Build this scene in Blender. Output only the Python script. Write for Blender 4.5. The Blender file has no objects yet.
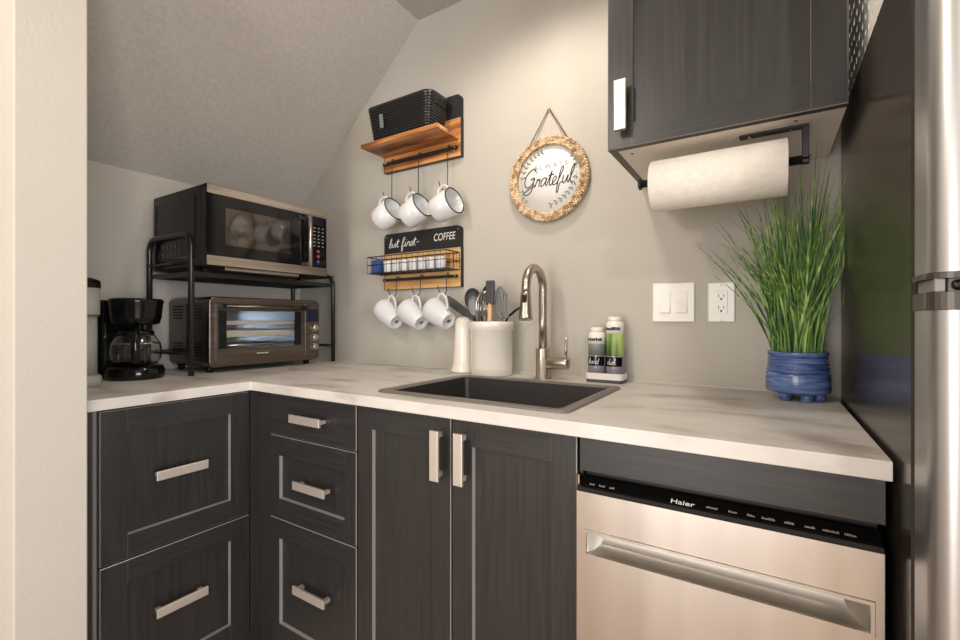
import bpy, bmesh, math, random
from mathutils import Vector, Matrix
random.seed(7)
PI = math.pi
scene = bpy.context.scene
COL = scene.collection

# ------------------------------------------------------------------ helpers
def node_mat(name, base=(.5, .5, .5), rough=.5, metal=0., **kw):
    m = bpy.data.materials.new(name)
    m.use_nodes = True
    b = m.node_tree.nodes['Principled BSDF']
    b.inputs['Base Color'].default_value = (*base, 1)
    b.inputs['Roughness'].default_value = rough
    b.inputs['Metallic'].default_value = metal
    for k, v in kw.items():
        b.inputs[k.replace('_', ' ')].default_value = v
    return m

def srgb(r, g, b):
    f = lambda c: (c / 255 / 12.92) if c / 255 <= .04045 else ((c / 255 + .055) / 1.055) ** 2.4
    return (f(r), f(g), f(b))

def noise_color(m, c1, c2, scale=(1, 1, 1), nscale=5., detail=4., lo=.35, hi=.65, bump=0., bscale=None, rough=None, c3=None):
    nt = m.node_tree; N = nt.nodes; L = nt.links
    b = N['Principled BSDF']
    tc = N.new('ShaderNodeTexCoord'); mp = N.new('ShaderNodeMapping')
    mp.inputs['Scale'].default_value = scale
    L.new(tc.outputs['Object'], mp.inputs['Vector'])
    n = N.new('ShaderNodeTexNoise'); n.inputs['Scale'].default_value = nscale; n.inputs['Detail'].default_value = detail
    L.new(mp.outputs['Vector'], n.inputs['Vector'])
    r = N.new('ShaderNodeValToRGB')
    r.color_ramp.elements[0].position = lo; r.color_ramp.elements[0].color = (*c1, 1)
    r.color_ramp.elements[1].position = hi; r.color_ramp.elements[1].color = (*c2, 1)
    if c3:
        e = r.color_ramp.elements.new((lo + hi) / 2); e.color = (*c3, 1)
    L.new(n.outputs['Fac'], r.inputs['Fac']); L.new(r.outputs['Color'], b.inputs['Base Color'])
    if rough:
        mr = N.new('ShaderNodeMapRange'); mr.inputs['To Min'].default_value = rough[0]; mr.inputs['To Max'].default_value = rough[1]
        L.new(n.outputs['Fac'], mr.inputs['Value']); L.new(mr.outputs['Result'], b.inputs['Roughness'])
    if bump:
        bp = N.new('ShaderNodeBump'); bp.inputs['Strength'].default_value = bump; bp.inputs['Distance'].default_value = .002
        if bscale:
            n2 = N.new('ShaderNodeTexNoise'); n2.inputs['Scale'].default_value = bscale; n2.inputs['Detail'].default_value = 3
            L.new(tc.outputs['Object'], n2.inputs['Vector']); L.new(n2.outputs['Fac'], bp.inputs['Height'])
        else:
            L.new(n.outputs['Fac'], bp.inputs['Height'])
        L.new(bp.outputs['Normal'], b.inputs['Normal'])
    return m

class MB:
    """collects shapes for one mesh"""
    def __init__(s):
        s.bm = bmesh.new(); s.mi = 0; s.smooth = False
    def face(s, vs):
        try:
            f = s.bm.faces.new(vs); f.material_index = s.mi; f.smooth = s.smooth; return f
        except ValueError:
            return None
    def quad(s, *p):
        return s.face([s.bm.verts.new(q) for q in p])
    def loft(s, loops, cap0=True, cap1=True, closed=True):
        rows = [[s.bm.verts.new(p) for p in l] for l in loops]
        n = len(rows[0])
        for a, b in zip(rows, rows[1:]):
            for i in range(n if closed else n - 1):
                j = (i + 1) % n
                s.face([a[i], a[j], b[j], b[i]])
        if cap0: s.face(rows[0][::-1])
        if cap1: s.face(rows[-1])
        return rows
    def box(s, x0, x1, y0, y1, z0, z1, bev=0.):
        x0, x1 = sorted((x0, x1)); y0, y1 = sorted((y0, y1)); z0, z1 = sorted((z0, z1))
        if bev <= 0:
            L = lambda z: [(x0, y0, z), (x1, y0, z), (x1, y1, z), (x0, y1, z)]
            s.loft([L(z0), L(z1)]); return
        b = min(bev, (x1 - x0) / 2.01, (y1 - y0) / 2.01, (z1 - z0) / 2.01)
        def L(z, i):
            X0, X1, Y0, Y1 = x0 + i, x1 - i, y0 + i, y1 - i
            return [(X0 + b, Y0, z), (X1 - b, Y0, z), (X1, Y0 + b, z), (X1, Y1 - b, z), (X1 - b, Y1, z), (X0 + b, Y1, z), (X0, Y1 - b, z), (X0, Y0 + b, z)]
        b2 = b * .5
        def L2(z, i):
            X0, X1, Y0, Y1 = x0 + i, x1 - i, y0 + i, y1 - i
            c = b * .99
            return [(X0 + c, Y0, z), (X1 - c, Y0, z), (X1, Y0 + c, z), (X1, Y1 - c, z), (X1 - c, Y1, z), (X0 + c, Y1, z), (X0, Y1 - c, z), (X0, Y0 + c, z)]
        def ins(z, i):
            X0, X1, Y0, Y1 = x0 + i, x1 - i, y0 + i, y1 - i
            c = max(b - i, 1e-5)
            return [(X0 + c, Y0, z), (X1 - c, Y0, z), (X1, Y0 + c, z), (X1, Y1 - c, z), (X1 - c, Y1, z), (X0 + c, Y1, z), (X0, Y1 - c, z), (X0, Y0 + c, z)]
        s.loft([ins(z0, b), ins(z0 + b, 0), ins(z1 - b, 0), ins(z1, b)])
    def rot_box(s, c, ax, ay, az, hx, hy, hz):
        """box with given axes"""
        c, ax, ay, az = Vector(c), Vector(ax).normalized(), Vector(ay).normalized(), Vector(az).normalized()
        L = lambda k: [c + ax * (hx * i) + ay * (hy * j) + az * (hz * k) for i, j in ((-1, -1), (1, -1), (1, 1), (-1, 1))]
        s.loft([L(-1), L(1)])
    def lathe(s, prof, c=(0, 0, 0), n=32, axis='Z', cap0=True, cap1=True):
        """profile of (r, h)"""
        loops = []
        for r, h in prof:
            r = max(r, 1e-5); l = []
            for i in range(n):
                a = 2 * PI * i / n; u, v = r * math.cos(a), r * math.sin(a)
                if axis == 'Z': p = (c[0] + u, c[1] + v, c[2] + h)
                elif axis == 'X': p = (c[0] + h, c[1] + u, c[2] + v)
                else: p = (c[0] + v, c[1] + h, c[2] + u)
                l.append(p)
            loops.append(l)
        sm = s.smooth; s.smooth = True
        s.loft(loops, cap0, cap1); s.smooth = sm
    def cyl(s, c, r, h, axis='Z', n=24, bev=0.):
        p = [(r, 0), (r, h)] if not bev else [(r - bev, 0), (r, bev), (r, h - bev), (r - bev, h)]
        s.lathe(p, c, n, axis)
    def tube(s, path, r, n=8, close=False, cap=True, flat=None):
        path = [Vector(p) for p in path]
        k = len(path); R = r if isinstance(r, (list, tuple)) else [r] * k
        T = []
        for i in range(k):
            if close: t = path[(i + 1) % k] - path[i - 1]
            else: t = path[min(i + 1, k - 1)] - path[max(i - 1, 0)]
            T.append(t.normalized() if t.length > 1e-9 else Vector((0, 0, 1)))
        up = Vector((0, 0, 1)) if abs(T[0].z) < .9 else Vector((1, 0, 0))
        if flat: up = Vector(flat)
        nrm = (up - T[0] * up.dot(T[0])).normalized()
        loops = []
        for i in range(k):
            nrm = (nrm - T[i] * nrm.dot(T[i]))
            if nrm.length < 1e-6: nrm = T[i].orthogonal()
            nrm.normalize(); bn = T[i].cross(nrm)
            loops.append([path[i] + (nrm * math.cos(2 * PI * j / n) + bn * math.sin(2 * PI * j / n)) * R[i] for j in range(n)])
        sm = s.smooth; s.smooth = True
        if close:
            s.loft(loops + [loops[0]], False, False)
        else: s.loft(loops, cap, cap)
        s.smooth = sm
    def build(s, name, mat, parent=None, local=False, bevel=0., kind=None, doubles=False):
        if doubles: bmesh.ops.remove_doubles(s.bm, verts=s.bm.verts, dist=1e-5)
        bmesh.ops.recalc_face_normals(s.bm, faces=s.bm.faces)
        if parent is not None and not local:
            o = parent; off = Vector((0, 0, 0))
            while o: off += o.location; o = o.parent
            for v in s.bm.verts: v.co -= off
        me = bpy.data.meshes.new(name); s.bm.to_mesh(me); s.bm.free()
        ms = mat if isinstance(mat, (list, tuple)) else [mat]
        for q in ms: me.materials.append(q)
        ob = bpy.data.objects.new(name, me); COL.objects.link(ob)
        if parent is not None: ob.parent = parent
        if bevel:
            bv = ob.modifiers.new('bevel', 'BEVEL'); bv.width = bevel; bv.segments = 2; bv.limit_method = 'ANGLE'; bv.angle_limit = .7
            bv.harden_normals = False
        if kind: ob['kind'] = kind
        return ob

def thing(name, label, cat, loc=(0, 0, 0), group=None, rotz=0.):
    o = bpy.data.objects.new(name, None); COL.objects.link(o)
    o.location = loc; o.rotation_euler = (0, 0, rotz); o.empty_display_size = .05
    o['label'] = label; o['category'] = cat
    if group: o['group'] = group
    return o
def tag(o, label, cat, group=None):
    o['label'] = label; o['category'] = cat
    if group: o['group'] = group
    return o
def copy_tree(o, parent=None):
    c = o.copy(); COL.objects.link(c)
    if parent is not None: c.parent = parent
    for ch in [x for x in bpy.data.objects if x.parent == o and x != c]:
        copy_tree(ch, c)
    return c
def rrect(cx, cy, w, h, r, z, seg=6):
    pts = []
    for (sx, sy, a0) in ((1, 1, 0), (-1, 1, 90), (-1, -1, 180), (1, -1, 270)):
        for i in range(seg + 1):
            a = math.radians(a0 + 90 * i / seg)
            pts.append((cx + sx * (w / 2 - r) + r * math.cos(a), cy + sy * (h / 2 - r) + r * math.sin(a), z))
    return pts
def arc(c, r, a0, a1, n, plane='XZ'):
    out = []
    for i in range(n + 1):
        a = math.radians(a0 + (a1 - a0) * i / n); u, v = r * math.cos(a), r * math.sin(a)
        if plane == 'XZ': out.append((c[0] + u, c[1], c[2] + v))
        elif plane == 'YZ': out.append((c[0], c[1] + u, c[2] + v))
        else: out.append((c[0] + u, c[1] + v, c[2]))
    return out
def smooth_path(pts, sub=6):
    P = [Vector(p) for p in pts]; out = []
    for i in range(len(P) - 1):
        p0 = P[max(i - 1, 0)]; p1 = P[i]; p2 = P[i + 1]; p3 = P[min(i + 2, len(P) - 1)]
        for k in range(sub):
            t = k / sub
            out.append(.5 * ((2 * p1) + (p2 - p0) * t + (2 * p0 - 5 * p1 + 4 * p2 - p3) * t * t + (3 * p1 - p0 - 3 * p2 + p3) * t ** 3))
    out.append(P[-1]); return out

GLYPH = {
 'r': (.7, [[(0, 0), (.22, .95), (.3, .78), (.55, .9), (.52, .2), (.75, 0)]]),
 'a': (.9, [[(.7, .8), (.35, 1), (.05, .5), (.25, 0), (.6, .4), (.75, .95), (.7, .2), (.95, 0)]]),
 't': (.6, [[(0, 0), (.35, 1.7), (.28, .6), (.38, 0), (.65, .1)], [(.0, 1.15), (.7, 1.25)]]),
 'e': (.65, [[(0, .1), (.48, .6), (.35, 1), (.08, .6), (.2, 0), (.7, .1)]]),
 'f': (.7, [[(0, 0), (.5, 1.6), (.4, 2.0), (.2, 1.5), (.15, -.7), (.35, -.95), (.4, 0), (.75, .2)]]),
 'u': (.8, [[(0, .9), (.05, .2), (.3, 0), (.6, .9), (.58, .2), (.85, 0)]]),
 'l': (.5, [[(0, .1), (.4, 1.6), (.3, 2), (.1, 1.3), (.2, .15), (.5, 0)]]),
 'b': (.7, [[(0, .1), (.35, 1.6), (.25, 2), (.1, 1.2), (.1, .1), (.4, 0), (.55, .5), (.3, .8)]]),
 'i': (.45, [[(0, 0), (.2, .9), (.18, .1), (.45, .1)], [(.24, 1.35), (.28, 1.45)]]),
 's': (.6, [[(0, 0), (.32, 1), (.5, .4), (.3, 0), (.02, .12)], [(.3, 0), (.6, .1)]]),
 'h': (.75, [[(0, .1), (.35, 1.6), (.25, 2), (.1, 1), (.08, 0)], [(.08, .5), (.35, .95), (.5, .7), (.5, .1), (.75, 0)]]),
 'n': (.75, [[(0, 0), (.1, .95)], [(.1, .5), (.4, 1), (.5, .7), (.5, .1), (.75, .05)]]),
 'd': (.8, [[(.55, .8), (.2, .95), (0, .4), (.2, 0), (.5, .3), (.65, 2)], [(.65, 2), (.55, .2), (.8, 0)]]),
 'G': (1.5, [[(1.35, 1.8), (.9, 2.3), (.15, 1.7), (.0, .7), (.5, .1), (1.1, .5), (1.25, 1.15), (.75, 1.05)], [(1.2, 1.1), (1.15, -.3), (.6, -.8), (.15, -.5), (1.5, .3)]]),
 ' ': (.6, []),
}
def script(m, text, org, ux, uz, size, r, out, slant=.25, wx=1.):
    """handwriting: strokes as thin tubes; ux, uz unit vectors of the surface, out its normal"""
    ux, uz, out, org = Vector(ux), Vector(uz), Vector(out), Vector(org)
    x = 0.
    for ch in text:
        adv, strokes = GLYPH[ch]
        for st in strokes:
            pts = [org + ux * (((x + px) * wx + slant * py) * size) + uz * (py * size) + out * (r * .3) for px, py in st]
            m.tube(smooth_path(pts, 5) if len(pts) > 2 else pts, r, 6)
        x += adv
    return x * size
def script_len(text): return sum(GLYPH[c][0] for c in text)
def text_mesh(name, body, mat, parent, loc, size, rot, extrude=.0006, shear=0., align='CENTER', sx=1.):
    cu = bpy.data.curves.new(name, 'FONT'); cu.body = body; cu.size = size; cu.extrude = extrude; cu.shear = shear
    cu.align_x = align; cu.align_y = 'CENTER'
    t = bpy.data.objects.new(name + '_tmp', cu); COL.objects.link(t)
    bpy.context.view_layer.update()
    me = bpy.data.meshes.new_from_object(t.evaluated_get(bpy.context.evaluated_depsgraph_get()))
    bpy.data.objects.remove(t)
    off = Vector((0, 0, 0)); o = parent
    while o: off += o.location; o = o.parent
    M = Matrix.Translation(Vector(loc) - off) @ rot.to_4x4() @ Matrix.Diagonal((sx, 1, 1, 1))
    me.transform(M); me.materials.clear(); me.materials.append(mat); me.name = name
    ob = bpy.data.objects.new(name, me); COL.objects.link(ob); ob.parent = parent
    return ob
ROT_BACK = Matrix(((1, 0, 0), (0, 0, -1), (0, 1, 0)))          # text on a face looking at -Y
ROT_LEFT = Matrix(((0, 0, 1), (1, 0, 0), (0, 1, 0)))           # text on a face looking at +X
ROT_UP = Matrix.Identity(3)

# ------------------------------------------------------------------ materials
MAT = {}
m = node_mat('wall paint', rough=.75); noise_color(m, srgb(178, 172, 162), srgb(183, 177, 167), nscale=1.2, bump=.35, bscale=130); MAT['wall'] = m
m = node_mat('ceiling paint', rough=.85); noise_color(m, srgb(178, 172, 162), srgb(188, 181, 171), nscale=70, detail=6, bump=.8, bscale=160); MAT['ceil'] = m
def wood_floor():
    m = node_mat('plank floor', rough=.35); noise_color(m, srgb(138, 114, 94), srgb(184, 160, 138), scale=(9, .8, 9), nscale=2., detail=6); return m
MAT['floor'] = wood_floor()
def counter():
    m = node_mat('stone laminate', rough=.38)
    noise_color(m, srgb(152, 143, 135), srgb(206, 201, 195), scale=(1., 2., 2.), nscale=5.5, detail=9, lo=.28, hi=.66, rough=(.3, .5), c3=srgb(196, 190, 184))
    return m
MAT['counter'] = counter()
def espresso(name, vertical=True, tone=1.):
    m = node_mat(name, rough=.38)
    sc = (20, 20, .8) if vertical else (1.1, 1.1, 22)
    noise_color(m, tuple(c * tone for c in srgb(38, 37, 37)), tuple(c * tone for c in srgb(57, 54, 53)), scale=sc, nscale=6., detail=9, lo=.25, hi=.75, bump=.1, rough=(.3, .42))
    return m
MAT['wood_v'] = espresso('espresso wood', tone=.66); MAT['wood_h'] = espresso('espresso wood cross grain', False, tone=.66)
MAT['edge'] = node_mat('painted edge highlight', srgb(122, 117, 113), .3)  # pale grey painted on bevels and joints in place of edge highlights
MAT['carcass'] = node_mat('grey melamine', srgb(120, 115, 110), .5)
MAT['underside'] = node_mat('cream melamine', srgb(226, 218, 207), .45)
MAT['nickel'] = node_mat('satin nickel', srgb(206, 197, 186), .42, .7)
def brushed(name, c1, c2, rough, scale, aniso=0.):
    m = node_mat(name, rough=rough, metal=1.)
    noise_color(m, c1, c2, scale=scale, nscale=3., detail=5, rough=(rough - .06, rough + .08))
    return m
MAT['steel'] = brushed('brushed steel', srgb(198, 193, 187), srgb(212, 207, 201), .24, (5, 5, .12))
MAT['steel_h'] = brushed('brushed steel trim', srgb(176, 166, 156), srgb(206, 198, 188), .3, (1, 1, 40))
MAT['frsteel'] = brushed('fridge steel', srgb(176, 174, 173), srgb(190, 188, 187), .36, (30, 30, .2))
MAT['bronze'] = brushed('dark brushed steel', srgb(104, 94, 88), srgb(124, 113, 105), .32, (1, 1, 40))
MAT['faucet'] = node_mat('brushed nickel tap', srgb(186, 176, 164), .3, 1.)
MAT['chrome'] = node_mat('chrome', srgb(215, 212, 208), .1, 1.)
MAT['black'] = node_mat('black plastic', (.005, .005, .005), .3, Specular_IOR_Level=.3)
MAT['gblack'] = node_mat('gloss black', (.004, .004, .004), .08, Specular_IOR_Level=.4)
MAT['blackm'] = node_mat('matte black metal', (.012, .012, .013), .4)
MAT['fridge_side'] = node_mat('dark fridge enamel', srgb(50, 45, 39), .17)
noise_color(MAT['fridge_side'], srgb(44, 38, 32), srgb(54, 48, 41), nscale=3, bump=.12, bscale=90)
MAT['fridge_side'].node_tree.nodes['Principled BSDF'].inputs['Roughness'].default_value = .2
MAT['sink'] = node_mat('granite composite', srgb(60, 54, 50), .4); noise_color(MAT['sink'], srgb(30, 27, 25), srgb(50, 45, 42), nscale=400, detail=2)
MAT['sinkrim'] = node_mat('granite composite rim', srgb(104, 97, 91), .35); noise_color(MAT['sinkrim'], srgb(92, 86, 81), srgb(116, 109, 103), nscale=400, detail=2)  # rim coloured lighter than the basin to stand in for its reflections
MAT['ceramic'] = node_mat('white glazed ceramic', srgb(226, 219, 208), .15)
MAT['enamel'] = node_mat('white enamel', srgb(206, 206, 206), .2)
MAT['white'] = node_mat('white plastic', srgb(228, 224, 218), .35)
MAT['paper'] = node_mat('paper towel', srgb(236, 230, 220), .9); noise_color(MAT['paper'], srgb(232, 226, 216), srgb(238, 233, 224), nscale=60, bump=.9, bscale=55)
def acacia():
    m = node_mat('acacia wood', rough=.4)
    noise_color(m, srgb(104, 58, 30), srgb(214, 158, 98), scale=(1.1, 9, 14), nscale=2.6, detail=5, lo=.36, hi=.62, c3=srgb(170, 108, 58), bump=.15)
    return m
MAT['acacia'] = acacia()
m = node_mat('light pine', rough=.5); noise_color(m, srgb(170, 124, 74), srgb(214, 172, 116), scale=(1.3, 9, 16), nscale=2.6, detail=5, lo=.36, hi=.64); MAT['pine'] = m
MAT['chalk'] = node_mat('chalkboard black', (.009, .009, .009), .6)
MAT['ink_white'] = node_mat('white lettering', srgb(226, 222, 216), .7)
MAT['ink_dark'] = node_mat('dark lettering', srgb(48, 46, 48), .7)
MAT['ink_grey'] = node_mat('grey lettering', srgb(140, 134, 126), .7)
MAT['signwhite'] = node_mat('whitewashed board', srgb(228, 226, 224), .6)
MAT['leaf_print'] = node_mat('printed leaf', srgb(120, 130, 104), .7)
m = node_mat('braided straw', rough=.7); noise_color(m, srgb(150, 112, 74), srgb(240, 216, 178), nscale=70, detail=3); MAT['straw'] = m
MAT['rope'] = node_mat('jute string', srgb(120, 92, 60), .8)
m = node_mat('blue glaze', rough=.18); noise_color(m, srgb(42, 62, 116), srgb(112, 136, 186), scale=(1, 1, 9), nscale=14, detail=5, lo=.3, hi=.7); MAT['blue'] = m
m = node_mat('grass blade', rough=.45); noise_color(m, srgb(40, 80, 36), srgb(160, 184, 92), scale=(60, 60, 1.5), nscale=2., detail=3, lo=.34, hi=.66, c3=srgb(84, 124, 54)); MAT['grass'] = m
MAT['soil'] = node_mat('dark moss', srgb(40, 40, 24), .9)
MAT['glass'] = node_mat('clear glass', (.95, .95, .95), .03, 0, Transmission_Weight=1., IOR=1.45)
MAT['rack'] = node_mat('black powder coat', (.012, .012, .012), .32)
MAT['basket'] = node_mat('black woven plastic', (.016, .016, .017), .24)
MAT['grey_util'] = node_mat('charcoal silicone', srgb(62, 62, 62), .45)
MAT['grey_util2'] = node_mat('grey nylon', srgb(112, 114, 114), .4)
MAT['woodhandle'] = node_mat('beech handle', srgb(206, 164, 120), .5)
MAT['keurig'] = node_mat('grey plastic', srgb(158, 158, 152), .35)
MAT['winmirror'] = node_mat('tinted window', srgb(92, 88, 84), .06, .85)
MAT['display'] = node_mat('dark display', srgb(14, 18, 44), .1)
MAT['liquid'] = node_mat('lavender soap', srgb(128, 124, 136), .2)
MAT['greenlabel'] = node_mat('green label', srgb(84, 124, 42), .4); noise_color(MAT['greenlabel'], srgb(52, 96, 36), srgb(176, 196, 120), scale=(60, 60, 4), nscale=1.)
MAT['greylabel'] = node_mat('grey label', srgb(120, 124, 116), .4)
MAT['blackgap'] = node_mat('rubber gasket', (.004, .004, .004), .6)
MAT['redkey'] = node_mat('red key', srgb(170, 70, 60), .5); MAT['bluekey'] = node_mat('blue key', srgb(60, 90, 170), .5)
MAT['element'] = node_mat('heating element tube', srgb(214, 206, 190), .4)
MAT['tray'] = node_mat('polished oven liner', srgb(170, 180, 190), .25, .9)
MAT['bluepack'] = node_mat('blue packet', srgb(50, 78, 140), .5)
MAT['captrim'] = node_mat('dark grey trim', srgb(84, 79, 74), .3, .6)
MAT['pocket'] = node_mat('satin pocket metal', srgb(176, 170, 162), .42, .9)
MAT['grout'] = node_mat('caulk', srgb(190, 182, 172), .6)

# ------------------------------------------------------------------ room
XW = -2.03          # left wall plane
ZC = 2.36           # flat ceiling
XR, YF = 2.6, -4.2  # right wall, wall behind the camera
ZK = 1.665          # top of the low left wall
XS = -1.24          # where the slope meets the flat ceiling
def struct(name, m, mat, **kw):
    return m.build(name, mat, kind='structure', **kw)
m = MB(); m.box(XW - .1, XR + .1, YF - .1, .1, -.1, 0); struct('floor', m, MAT['floor'])
m = MB(); m.box(XW - .1, XR + .1, 0, .1, 0, ZC + .1); struct('wall_back', m, MAT['wall'])
m = MB(); m.box(XW - .1, XW, YF, 0, 0, ZK + .08); struct('wall_left', m, MAT['wall'])
m = MB(); m.box(XR, XR + .1, YF, -3.05, 0, ZC); m.box(XR, XR + .1, -1.55, 0, 0, ZC); m.box(XR, XR + .1, -3.05, -1.55, 0, .35); m.box(XR, XR + .1, -3.05, -1.55, 1.85, ZC); struct('wall_right', m, MAT['wall'])
m = MB()
for a, b in ((-3.05, -3.0), (-2.33, -2.27), (-1.6, -1.55)): m.box(XR - .01, XR + .08, a, b, .35, 1.85)
m.box(XR - .01, XR + .08, -3.05, -1.55, .35, .4); m.box(XR - .01, XR + .08, -3.05, -1.55, 1.8, 1.85)
struct('window_2', m, MAT['white'])
m = MB()            # wall behind the camera with a window opening
m.box(XW, -1.27, YF - .1, YF, 0, ZC); m.box(.07, 1.6, YF - .1, YF, 0, ZC); m.box(-1.27, .07, YF - .1, YF, 1.92, ZC); m.box(2.5, XR, YF - .1, YF, 0, ZC); m.box(1.6, 2.5, YF - .1, YF, 0, .95); m.box(1.6, 2.5, YF - .1, YF, 2.05, ZC)
struct('wall_front', m, MAT['wall'])
m = MB()
m.box(1.6, 1.65, YF - .08, YF + .01, .95, 2.05); m.box(2.45, 2.5, YF - .08, YF + .01, .95, 2.05)
m.box(1.65, 2.45, YF - .08, YF + .01, .95, 1.0); m.box(1.65, 2.45, YF - .08, YF + .01, 2.0, 2.05); m.box(2.03, 2.07, YF - .07, YF, 1.0, 2.0)
struct('window_1', m, MAT['white'])
m = MB()
for a, b in ((-1.27, -1.22), (-.63, -.57), (.02, .07)): m.box(a, b, YF - .08, YF + .01, 0.001, 1.92)
m.box(-1.27, .07, YF - .08, YF + .01, 1.87, 1.92); m.box(-1.27, .07, YF - .08, YF + .01, .001, .05)
struct('added_door_1', m, MAT['white'])  # unseen door frame, added to go with the low fill light
m = MB()            # sloped part and flat part of the ceiling, one solid
prof = [(XW - .1, ZK - .0895), (XW, ZK), (XS, ZC), (XR + .1, ZC), (XR + .1, ZC + .1), (XS - .04, ZC + .1), (XW - .1, ZK + .06)]
prof = [(XW, ZK), (XS, ZC), (XR + .1, ZC), (XR + .1, ZC + .12), (XS - .06, ZC + .12), (XW - .08, ZK + .1), (XW - .08, ZK)]
m.loft([[(x, YF, z) for x, z in prof], [(x, .0, z) for x, z in prof]]); struct('ceiling', m, MAT['ceil'])
# partition that ends beside the cabinets
PX = -1.33
m = MB()
sz = lambda x: ZK + (x - XW) / (XS - XW) * (ZC - ZK)
L = lambda y: [(XW, y, 0), (PX, y, 0), (PX, y, sz(PX)), (XW, y, sz(XW))]
m.loft([L(-1.198), L(-1.075)]); struct('wall_partition', m, MAT['wall'], bevel=.003)

# ------------------------------------------------------------------ worktop
CT, CB = .905, .877
m = MB()
xs = [XW, -1.385, -.885, -.365, .146]; ys = [-1.073, -.648, -.575, -.18, -.002]
V = {}
def vv(i, j):
    if (i, j) not in V: V[i, j] = m.bm.verts.new((xs[i], ys[j], CT))
    return V[i, j]
for i in range(4):
    for j in range(4):
        if i >= 1 and j == 0: continue
        if i == 2 and j == 2: continue
        m.bm.faces.new([vv(i, j), vv(i + 1, j), vv(i + 1, j + 1), vv(i, j + 1)])
r = bmesh.ops.extrude_face_region(m.bm, geom=m.bm.faces[:])
for v in [g for g in r['geom'] if isinstance(g, bmesh.types.BMVert)]: v.co.z = CB
bmesh.ops.dissolve_limit(m.bm, angle_limit=.01, verts=m.bm.verts[:], edges=m.bm.edges[:])
w = m.build('worktop', MAT['counter'], bevel=.0015)
tag(w, 'light grey stone-look L-shaped worktop running along both walls', 'worktop')
m = MB(); m.box(-1.99, .14, -.008, -.0005, CT + .0003, CT + .006); struct('trim_1', m, MAT['grout'])

# ------------------------------------------------------------------ cabinet fronts
def shaker(name, parent, mp, u0, u1, z0, z1, t=.02, st=.06, rl=.06, rec=.009, k=.0028):
    """frame-and-panel front; mp(u, w, z) -> world; w is outward"""
    m = MB(); e = .0018
    R = lambda i, w: [mp(u0 + i, w, z0 + i), mp(u1 - i, w, z0 + i), mp(u1 - i, w, z1 - i), mp(u0 + i, w, z1 - i)]
    m.mi = 0; m.loft([R(0, 0), R(0, t - e)], True, False)
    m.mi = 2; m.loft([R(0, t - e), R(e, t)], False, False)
    a0, a1, b0, b1 = u0 + st, u1 - st, z0 + rl, z1 - rl
    g = .0006
    def q(ua, ub, za, zb):
        m.quad(mp(ua, t, za), mp(ub, t, za), mp(ub, t, zb), mp(ua, t, zb))
    m.mi = 0; q(u0 + e, a0, z0 + e, z1 - e); q(a1, u1 - e, z0 + e, z1 - e)
    m.mi = 1; q(a0 + g, a1 - g, z0 + e, b0); q(a0 + g, a1 - g, b1, z1 - e)
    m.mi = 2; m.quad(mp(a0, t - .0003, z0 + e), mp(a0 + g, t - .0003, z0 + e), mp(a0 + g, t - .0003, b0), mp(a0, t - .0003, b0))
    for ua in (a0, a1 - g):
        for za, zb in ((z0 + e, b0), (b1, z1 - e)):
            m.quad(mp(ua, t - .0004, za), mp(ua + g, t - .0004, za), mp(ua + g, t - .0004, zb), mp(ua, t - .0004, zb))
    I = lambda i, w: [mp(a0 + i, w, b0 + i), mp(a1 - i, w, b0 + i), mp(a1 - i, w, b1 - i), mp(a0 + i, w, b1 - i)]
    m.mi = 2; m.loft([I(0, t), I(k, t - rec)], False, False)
    m.mi = 0; m.quad(*I(k, t - rec))
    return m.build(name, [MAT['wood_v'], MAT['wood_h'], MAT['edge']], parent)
def slab(name, parent, mp, u0, u1, z0, z1, t=.02):
    m = MB(); e = .0018
    R = lambda i, w: [mp(u0 + i, w, z0 + i), mp(u1 - i, w, z0 + i), mp(u1 - i, w, z1 - i), mp(u0 + i, w, z1 - i)]
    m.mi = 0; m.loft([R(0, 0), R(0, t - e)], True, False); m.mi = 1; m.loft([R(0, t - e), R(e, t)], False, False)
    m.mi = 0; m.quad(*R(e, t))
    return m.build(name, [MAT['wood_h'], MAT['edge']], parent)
def handle(parent, mp, uc, zc, ln, vertical=False, w0=.02, th=.024):
    """flat bar pull on two square posts"""
    m = MB(); d = .030
    def bx(ua, ub, wa, wb, za, zb):
        L = lambda w: [mp(ua, w, za), mp(ub, w, za), mp(ub, w, zb), mp(ua, w, zb)]
        b = .0012
        Li = lambda w, i: [mp(ua + i, w, za + i), mp(ub - i, w, za + i), mp(ub - i, w, zb - i), mp(ua + i, w, zb - i)]
        m.loft([Li(wa, b), Li(wa + b, 0), Li(wb - b, 0), Li(wb, b)])
    h = ln / 2
    if vertical:
        bx(uc - th / 2, uc + th / 2, w0 + d - .008, w0 + d, zc - h, zc + h)
        for s in (-1, 1): bx(uc - .005, uc + .005, w0 - .0005, w0 + d - .007, zc + s * (h - .012) - .006, zc + s * (h - .012) + .006)
    else:
        bx(uc - h, uc + h, w0 + d - .008, w0 + d, zc - th / 2, zc + th / 2)
        for s in (-1, 1): bx(uc + s * (h - .012) - .006, uc + s * (h - .012) + .006, w0 - .0005, w0 + d - .007, zc - .005, zc + .005)
    o = m.build('handle', MAT['nickel'], parent); return o
YD = -.605   # back of the fronts on the back-wall run
mpR = lambda u, w, z: (u, YD - w, z)
XD = -1.41
mpL = lambda u, w, z: (XD + w, u, z)
KZ = .10
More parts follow.
